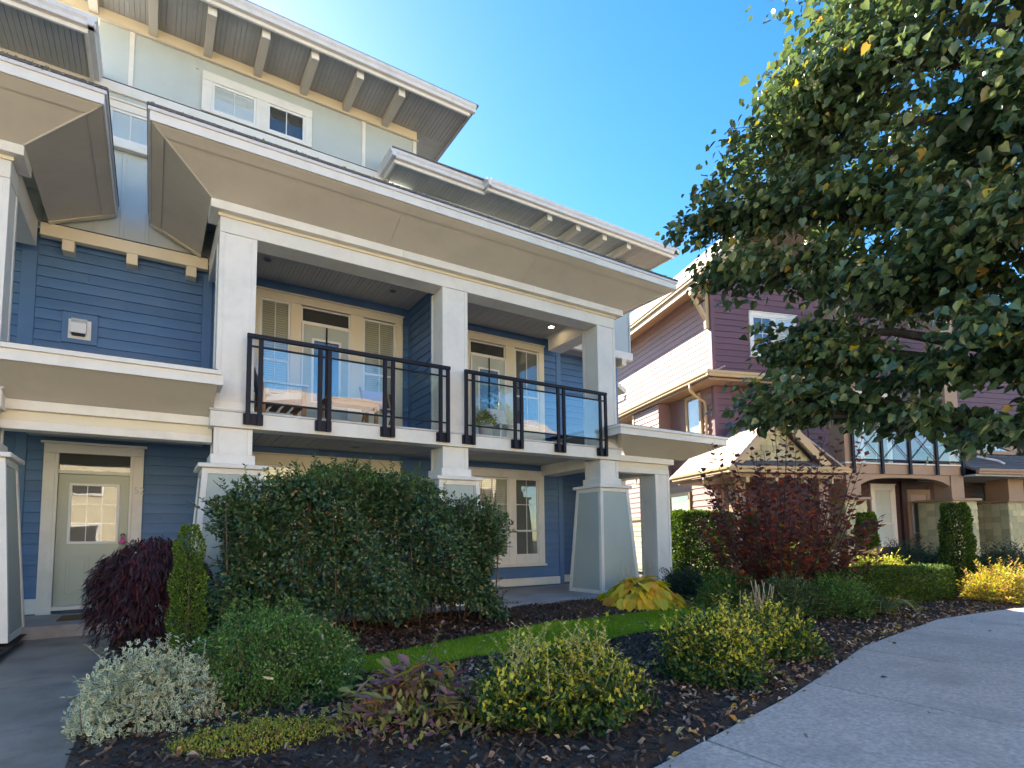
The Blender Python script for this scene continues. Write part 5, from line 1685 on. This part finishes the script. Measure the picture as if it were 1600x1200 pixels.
for i in range(22):
    x, y = 6.85 + r_.uniform(-.2, .2), 4.7 + r_.uniform(-.15, .15)
    m.tube([(x, y, 0), (x + r_.uniform(-.05, .05), y, .3), (x + r_.uniform(-.12, .12), y, r_.uniform(.45, .7))], [.005, .004, .006], 5)
m.build('stalk', 'twig_pale', ds)

# ---- far hedges and shrubs
def hedge(name, label, a, b, w, h, n, lsize, mat, seed, z0=.04):
    a, b = Vector((*a, 0)), Vector((*b, 0))
    t = thing(name, tuple((a + b) / 2), label, 'hedge')
    L_ = (b - a).length
    p, d = box_mound(n, (0, 0, h / 2), (L_ / 2, w / 2, h / 2), seed, .12, .03, .12, 4)
    ang = math.atan2((b - a).y, (b - a).x)
    ca, sa = math.cos(ang), math.sin(ang)
    Rm = np.array([[ca, -sa, 0], [sa, ca, 0], [0, 0, 1]])
    p = p @ Rm.T + np.array([(a.x + b.x) / 2, (a.y + b.y) / 2, z0])
    d = d @ Rm.T
    n = len(p)
    leaves('foliage', mat, p, d * .6 + rnd(n, .5) + [0, 0, .4], d + rnd(n, .5), rng.uniform(.6, 1.2, n) * lsize, T_OVAL, .45, t)
    m = MB()
    for i in range(int(L_ / .35)):
        q = a.lerp(b, (i + .5) / int(L_ / .35))
        m.tube([(q.x, q.y, 0), (q.x + .03, q.y, h * .5), (q.x, q.y, h * .85)], [.03, .02, .008], 5)
    m.build('stem', 'bark', t, True)


hedge('cedar_hedge', 'tall clipped cedar hedge between the blue house and the brown house', (11.6, 10.3), (13.9, 9.75), .8, 1.88, 30000, .085, 'l_cedar', 131)
hedge('box_hedge', 'long low clipped box hedge to the right of the red bush, sunlit on top', (9.6, 5.45), (12.75, 4.95), .75, .62, 30000, .05, 'l_cedar', 133)


def far_column(x, y, h, rr0, label, seed):
    t = thing('column_evergreen', (x, y, 0), label, 'shrub', 'column shrubs before the brown house')
    n = 7500
    r = np.random.default_rng(seed)
    z, a = r.random(n) * h, r.random(n) * 6.283
    q = (rr0 * (1 - .35 * (z / h) ** 5) + .02 * np.sin(z * 11 + a * 3)) * (1 - .4 * r.random(n) ** 2)
    p = np.column_stack([x + np.cos(a) * q, y + np.sin(a) * q, .03 + z])
    dd_ = np.column_stack([np.cos(a), np.sin(a), np.full(n, .8)])
    leaves('foliage', 'l_column' if seed % 2 else 'l_cedar', p, dd_ + rnd(n, .4), dd_ + rnd(n, .5), rng.uniform(.045, .075, n), T_OVAL, .6, t)
    MB().tube([(x, y, 0), (x, y, h * .85)], [.03, .008], 6).build('trunk', 'bark', t, True)


far_column(14.16, 6.81, 1.74, .22, 'slim column shrub half hidden by the red bush', 141)
far_column(14.50, 5.18, 1.88, .28, 'tall column shrub standing in front of the shingled pier', 144)
far_column(13.55, 7.6, 1.3, .22, 'short column shrub by the fence behind the red bush', 145)
shrub('spreading_juniper', 'dark spreading juniper left of the tall column shrub', 'shrub', (14.95, 6.3, .3), (.95, .6, .55), 3600, .09, 'l_juniper', 151, aspect=.25, amp=.2, group='junipers before the brown house')
shrub('spreading_juniper', 'dark spreading juniper right of the tall column shrub', 'shrub', (15.5, 4.7, .3), (.9, .6, .5), 3600, .09, 'l_juniper', 153, aspect=.25, amp=.2, group='junipers before the brown house')
shrub('flowering_spirea', 'sunlit yellow and coral shrub at the right edge of the picture', 'shrub', (13.5, 4.15, .1), (.85, .55, .48), 5200, .06, 'l_flower', 155, amp=.16, aspect=.45)
shrub('golden_sprawl', 'sunlit yellow-green shrub growing behind the box hedge', 'shrub', (12.3, 5.75, .25), (.9, .5, .52), 4200, .06, 'l_ground', 157, amp=.16, aspect=.45)
shrub('light_shrub', 'bright yellow-green shrub behind the red bush near the fence', 'shrub', (12.2, 7.6, .2), (1.1, .6, .75), 4200, .07, 'l_column', 159, amp=.2)

# short timber fence before the brown house
fn = thing('picket_gate', (13.4, 6.3, 0), 'short brown timber gate section between the column shrubs', 'fence')
ax, ay = math.cos(R(-17.5)), math.sin(R(-17.5))
for i in range(7):
    x, y = 13.15 + ax * i * .14, 6.75 + ay * i * .14
    big = i in (0, 6)
    box('post' if big else 'picket', 'brown_trim', fn, x - (.06 if big else .03), x + (.06 if big else .03), y - (.06 if big else .015), y + (.06 if big else .015), .02, 1.0 if big else .82, .006)
for z in (.25, .86):
    MB().slab([(13.2, 6.735, z), (13.2 + ax * .75, 6.735 + ay * .75, z), (13.2 + ax * .75, 6.735 + ay * .75, z + .08), (13.2, 6.735, z + .08)], .03, (ay, -ax, 0)).build('rail_bar', 'brown_trim', fn)

# ================================================================== LINDEN TREE
TX, TY = 8.35, 1.15
isl = MB().lathe((TX, TY, .0), [(1.15, .004), (1.05, .03), (.6, .07), (.2, .09)], 28).build('tree_bed', 'soil', None, True)
tag(isl, kind='structure')
tr = thing('linden_tree', (TX, TY, 0), 'large linden tree overhanging the driveway from the right', 'tree')
LOBES = [(5.83, 4.25, 5.23, .75, .30), (6.25, 4.06, 5.64, .70, .35), (6.41, 3.67, 6.18, 1.0, .50), (6.88, 3.09, 6.70, 1.10, .60), (6.03, 3.84, 4.42, .85, .38),
         (6.39, 3.08, 5.07, 1.10, .55), (6.63, 2.18, 5.47, 1.20, .70), (6.10, 3.62, 3.60, .50, .24), (5.99, 3.66, 2.87, .70, .26), (6.46, 2.55, 3.91, 1.10, .50),
         (6.30, 1.80, 4.16, 1.0, .60), (6.76, 2.33, 2.97, .90, .30), (6.74, 2.63, 2.50, .65, .20), (6.67, 2.0, 2.22, .55, .20), (6.25, 1.70, 3.11, .75, .35),
         (6.79, 2.91, 7.92, 1.30, .70), (6.84, 1.82, 6.58, 1.30, .80), (6.86, 1.25, 4.94, 1.20, .80), (7.05, 1.15, 3.48, 1.10, .60), (7.04, 1.38, 2.45, .80, .30),
         (7.85, .75, 6.13, 1.20, .70), (6.33, 3.29, 3.23, .60, .25), (6.59, 3.16, 4.12, .80, .35), (6.78, 1.62, 2.84, .70, .30),
         (5.80, 4.22, 4.50, .45, .22), (6.28, 3.54, 3.41, .60, .24), (5.78, 3.93, 2.65, .42, .18), (6.75, 3.51, 6.83, .60, .40),
         (6.94, 3.23, 7.33, .80, .45), (6.45, 3.39, 2.69, .50, .20), (5.77, 4.52, 5.27, .42, .20), (6.31, 3.99, 5.96, .50, .30),
         (6.55, 3.55, 6.55, .75, .40), (6.9, 2.4, 4.6, .8, .4), (8.6, 2.9, 6.2, 1.3, .7), (9.8, 1.2, 5.6, 1.2, .7), (8.2, 3.2, 4.6, 1.0, .5)]
P, D, N = [], [], []
m = MB()
m.tube([(TX, TY, -.05), (TX - .02, TY + .01, .8), (TX, TY + .03, 1.8), (TX + .03, TY, 3.0), (TX, TY, 4.5), (TX - .05, TY + .05, 6.2), (TX - .1, TY + .05, 7.6)], [.23, .18, .165, .15, .11, .07, .03], 10)
trunk = m.build('trunk', 'bark', tr, True)
r_ = random.Random(201)
lm = MB()
for li, (x, y, z, rx, rz) in enumerate(LOBES):
    c = Vector((x, y, z))
    zb = max(1.9, min(6.3, z - .55 * math.hypot(x - TX, y - TY) * .5))
    b = Vector((TX, TY, zb))
    dv = (c - b)
    pts = [b, b + dv * .35 + Vector((0, 0, .12)), b + dv * .7 + Vector((r_.uniform(-.1, .1), r_.uniform(-.1, .1), .12)), c]
    lm.tube([tuple(q) for q in pts], [.10, .07, .042, .016], 8)
    k = int(800 * rx * (.6 + rx))
    outw = Vector((x - TX, y - TY, 0)).normalized()
    for s_ in range(18):
        g_ = r_.uniform(0, 6.283)
        e_ = c + Vector((math.cos(g_) * rx * .85, math.sin(g_) * rx * .85, r_.uniform(-.6, .5) * rz))
        st = pts[2].lerp(c, r_.random())
        lm.tube([tuple(st), tuple(st.lerp(e_, .5) + Vector((0, 0, .05))), tuple(e_)], [.010, .007, .003], 4)
        kk = k // 18
        for j in range(kk):
            t = r_.random() ** .7
            base = st.lerp(e_, t) + Vector((0, 0, .05 * math.sin(t * 3.1)))
            gz = [max(-1.5, min(1.5, r_.gauss(0, 1))) for _ in range(3)]
            off = Vector((gz[0] * .13 * rx, gz[1] * .13 * rx, gz[2] * .24 * rz - .03))
            P.append(base + off)
            D.append((outw.x * .5 + r_.gauss(0, .6), outw.y * .5 + r_.gauss(0, .6), -.55 + r_.gauss(0, .35)))
            N.append((r_.gauss(0, .55), r_.gauss(0, .55), 1))
P, D, N = np.array(P), np.array(D), np.array(N)
lm.build('limb', 'bark', tr, True)
size = rng.uniform(.055, .120, len(P)) * np.where(P[:, 0] < 6.2, .9, 1.05)
# the leaves nearest the viewer's side of the crown stand as parts of their own
dist = np.linalg.norm(P - np.array([0, 0, EYE]), axis=1)
rel = (P - np.array([0, 0, EYE])) @ np.array(M3)
inv = (rel[:, 2] < 0) & (rel[:, 0] / -rel[:, 2] < .9) & (rel[:, 1] / -rel[:, 2] < .83)
order = np.argsort(np.where(inv, dist / size, 1e9))[:300]
sel = np.zeros(len(P), bool)
sel[order] = True
leaves('crown', 'l_linden', P[~sel], D[~sel], N[~sel], size[~sel], T_HEART, 1.0, tr)
lim = [leaf_mesh('leaf', 'l_linden_big', .46, c_, .12, 5, True) for c_ in (.08, .18, .3)]
for i in order:
    put_leaf('leaf', lim[i % 3], tuple(P[i]), tuple(D[i]), tuple(N[i]), float(size[i]), tr)
# dry winged seed clusters hanging in the crown
n = 420
k = rng.integers(0, len(P), n)
leaves('seed_wings', 'l_litter', P[k] + rnd(n, .05), rnd(n, .5) + [0, 0, -1], rnd(n), rng.uniform(.05, .09, n), T_CURL, .2, tr, tint=rng.uniform(.2, .85, n))

# ================================================================== LOOSE GROUND STUFF
def scatter(n, x0, x1, y0, y1, ok):
    x, y = rng.uniform(x0, x1, n), rng.uniform(y0, y1, n)
    k = np.array([ok(a, b) for a, b in zip(x, y)])
    return x[k], y[k]


def on_bed(x, y):
    return y > edge_y(x) + .0 and not in_lawn(x, y) and not (-1.36 < x < -.34) and not (.25 < x < 9.6 and y > 8.3) and not (x < .2 and y > 9.7)


def flat(name, mat, x, y, z, s0, s1, tmpl, aspect, tilt, label, cat, tint=None):
    n = len(x)
    P = np.column_stack([x, y, z])
    a = rng.random(n) * 6.283
    D = np.column_stack([np.cos(a), np.sin(a), rng.normal(0, tilt, n)])
    N = np.column_stack([rng.normal(0, tilt, n), rng.normal(0, tilt, n), np.ones(n)])
    o = leaves(name, mat, P, D, N, rng.uniform(s0, s1, n), tmpl, aspect, None, tint=tint)
    tag(o, label, cat, kind='stuff')
    return o


leafmat('l_chip', [(0, (.035, .022, .016)), (.6, (.085, .054, .038)), (.9, (.15, .10, .072)), (1, (.27, .20, .15))], .0, .85, .2)
x, y = scatter(110000, -3, 13, 2.2, 8.6, on_bed)
flat('bark_mulch', 'l_chip', x, y, np.array([bed_z(a, b) for a, b in zip(x, y)]) + .006, .012, .062, T_CHIP, .38, .5, 'dark bark mulch covering the planting beds', 'mulch')
x, y = scatter(170000, .85, 9.3, 5.1, 7.5, in_lawn)
flatz = np.array([bed_z(a, b) * .25 + .028 for a, b in zip(x, y)])
n = len(x)
a = rng.random(n) * 6.283
P = np.column_stack([x, y, flatz])
D = np.column_stack([np.cos(a) * .35, np.sin(a) * .35, np.ones(n)])
g = leaves('grass', 'l_grass', P, D, np.column_stack([np.cos(a), np.sin(a), np.full(n, .2)]), rng.uniform(.025, .05, n), T_BLADE, .10, None,
           tint=np.clip(rng.random(n) * .75 + .25 * np.sin(x * 1.7) * np.sin(y * 3.1), 0, 1))
tag(g, 'short mown grass of the narrow lawn strip', 'grass', kind='stuff')


def litter_ok(x, y):
    if not on_bed(x, y):
        return False
    d = y - edge_y(x)
    p_ = .10 + .9 * math.exp(-d / .35) * (x > 2.8) + .5 * math.exp(-((x - 2.2) ** 2 + (y - 4.7) ** 2) / 1.2) + .25 * math.exp(-((x - 4.2) ** 2 + (y - 4.2) ** 2) / 1.5)
    return random.random() < p_


x, y = scatter(17000, -.3, 12, 2.2, 7.2, litter_ok)
flat('leaf_litter', 'l_litter', x, y, np.array([bed_z(a, b) for a, b in zip(x, y)]) + .018, .03, .075, T_CURL, .45, .45, 'curled brown and pinkish leaves fallen over the mulch beds', 'fallen leaves')
x, y = scatter(5200, 1.2, 4.9, 6.1, 7.9, lambda a, b: on_bed(a, b) and random.random() < math.exp(-((a - 2.4) / 1.5) ** 2))
flat('hedge_litter', 'l_litter_dark', x, y, np.array([bed_z(a, b) for a, b in zip(x, y)]) + .02, .035, .08, T_CURL, .5, .35, 'reddish brown dry leaves fallen under the big hedge', 'fallen leaves')
x, y = scatter(150, 1.0, 9.0, 5.2, 7.4, in_lawn)
flat('lawn_leaves', 'l_lawnleaf', x, y, np.full(len(x), .072), .05, .09, T_CURL, .35, .2, 'pale seed wings and yellow leaves lying on the lawn strip', 'fallen leaves')
x, y = scatter(900, 1, 12, .5, 4, lambda a, b: b < edge_y(a) and random.random() < .03 + .8 * math.exp((b - edge_y(a)) / .12))
flat('drive_leaves', 'l_litter', x, y, np.full(len(x), .010), .025, .07, T_CURL, .45, .15, 'dry leaves blown along the driveway edge', 'fallen leaves')

# ================================================================== SMALL THINGS
dm = thing('doormat', (-.7, 10.45, .2), 'brown coir doormat in front of the sage entrance door', 'doormat')
MB().box(-1.08, -.30, 10.15, 10.78, .201, .218, .005).build('mat_body', 'coir', dm)
dl = thing('door_ornament', (-.385, YW - .18, 1.30), 'small pink dressed doll hanging at the entrance door knob', 'ornament')
MB().lathe((-.385, YW - .18, 1.27), [(.045, 0), (.05, .02), (.03, .07), (.018, .10)], 12).build('dress', 'doll_pink', dl, True)
MB().lathe((-.385, YW - .18, 1.365), [(.008, 0), (.026, .012), (.030, .03), (.024, .05), (.008, .058)], 12).build('head', 'skin_tone', dl, True)
MB().lathe((-.385, YW - .172, 1.385), [(.030, 0), (.034, .02), (.026, .042), (.006, .05)], 12).build('hair', 'doll_hair', dl, True)

ZD = 3.20
ck = thing('lounge_chair', (1.75, 9.9, ZD), 'wooden lounge chair with white cushions on the left balcony', 'chair')
for y in (9.55, 10.2):
    box('arm', 'cushion', ck, 1.35, 2.12, y - .05, y + .05, ZD + .60, ZD + .63, .006)
    box('leg', 'teak', ck, 2.02, 2.09, y - .03, y + .03, ZD, ZD + .599, .005)
    box('leg', 'teak', ck, 1.40, 1.47, y - .03, y + .03, ZD, ZD + .599, .005)
MB().slab([(2.1, 9.6, ZD + .42), (1.45, 9.6, ZD + .32), (1.45, 10.15, ZD + .32), (2.1, 10.15, ZD + .42)], .10, (0, 0, 1)).build('seat', 'cushion', ck)
MB().slab([(1.48, 9.6, ZD + .38), (1.22, 9.6, ZD + 1.05), (1.22, 10.15, ZD + 1.05), (1.48, 10.15, ZD + .38)], .08, (1, 0, .3)).build('backrest', 'cushion', ck)
for q in range(4):
    box('slat', 'teak', ck, 1.45 + q * .17, 1.56 + q * .17, 9.58, 10.17, ZD + .27, ZD + .30, .004)
tb = thing('slatted_table', (2.85, 9.75, ZD), 'low slatted teak table at the middle of the left balcony', 'table')
for q in range(6):
    box('slat', 'teak', tb, 2.40, 3.32, 9.45 + q * .105, 9.545 + q * .105, ZD + .46, ZD + .49, .004)
for x in (2.46, 3.26):
    for y in (9.5, 10.02):
        box('leg', 'teak', tb, x - .03, x + .03, y - .03, y + .03, ZD, ZD + .459, .004)
box('apron', 'teak', tb, 2.48, 3.24, 9.47, 9.5, ZD + .38, ZD + .459, .004)
fc_ = thing('canvas_chair', (3.5, 10.0, ZD), 'folding teak chair with a lilac canvas back on the left balcony', 'chair')
box('backrest', 'lilac', fc_, 3.15, 3.62, 9.98, 10.01, ZD + .45, ZD + .80, .006)
box('seat', 'lilac', fc_, 3.15, 3.62, 9.62, 10.0, ZD + .40, ZD + .43, .006)
for x in (3.13, 3.64):
    MB().tube([(x, 9.6, ZD), (x, 10.02, ZD + .85)], .018, 6).build('leg', 'teak', fc_)
    MB().tube([(x, 10.05, ZD), (x, 9.62, ZD + .45)], .018, 6).build('leg', 'teak', fc_)
pt = thing('potted_plant', (5.45, 9.5, ZD), 'yellow leafy plant in a pale pot on the right balcony', 'plant')
MB().lathe((5.45, 9.5, ZD), [(.10, 0), (.13, .24), (.145, .25), (.145, .27), (.12, .27), (.11, .22)], 16).build('pot', 'pot', pt, True)
p, d = mound(420, (5.45, 9.5, ZD + .34), (.20, .20, .20), 301, -.3, .2, .6)
leaves('foliage', 'l_pot', p, d + rnd(len(p), .4) + [0, 0, .4], d + rnd(len(p), .4), rng.uniform(.05, .09, len(p)), T_OVAL, .35, pt)
ln = thing('white_lantern', (5.32, 10.3, ZD), 'tall white lantern on a stand behind the glass of the right balcony', 'lantern')
MB().lathe((5.32, 10.3, ZD), [(.14, 0), (.14, .02), (.02, .03), (.02, .55)], 14).build('stand', 'vinyl', ln, True)
MB().box(5.20, 5.44, 10.18, 10.42, ZD + .55, ZD + .58, .006).box(5.22, 5.42, 10.2, 10.4, ZD + .581, ZD + .85, .006).build('lamp_body', 'vinyl', ln)
MB().slab([(5.18, 10.16, ZD + .851), (5.46, 10.16, ZD + .851), (5.46, 10.44, ZD + .851), (5.18, 10.44, ZD + .851)], .03, (0, 0, 1)).build('lamp_cap', 'vinyl', ln)
wc = thing('patio_chair', (6.2, 10.0, ZD), 'white patio chair beside the potted plant on the right balcony', 'chair')
box('seat', 'vinyl', wc, 5.98, 6.42, 9.8, 10.25, ZD + .42, ZD + .45, .01)
MB().slab([(5.98, 10.22, ZD + .45), (6.42, 10.22, ZD + .45), (6.42, 10.34, ZD + .86), (5.98, 10.34, ZD + .86)], .03, (0, 1, -.2)).build('backrest', 'vinyl', wc)
for x in (6.0, 6.4):
    for y in (9.83, 10.22):
        box('leg', 'vinyl', wc, x - .02, x + .02, y - .02, y + .02, ZD, ZD + .419, .004)
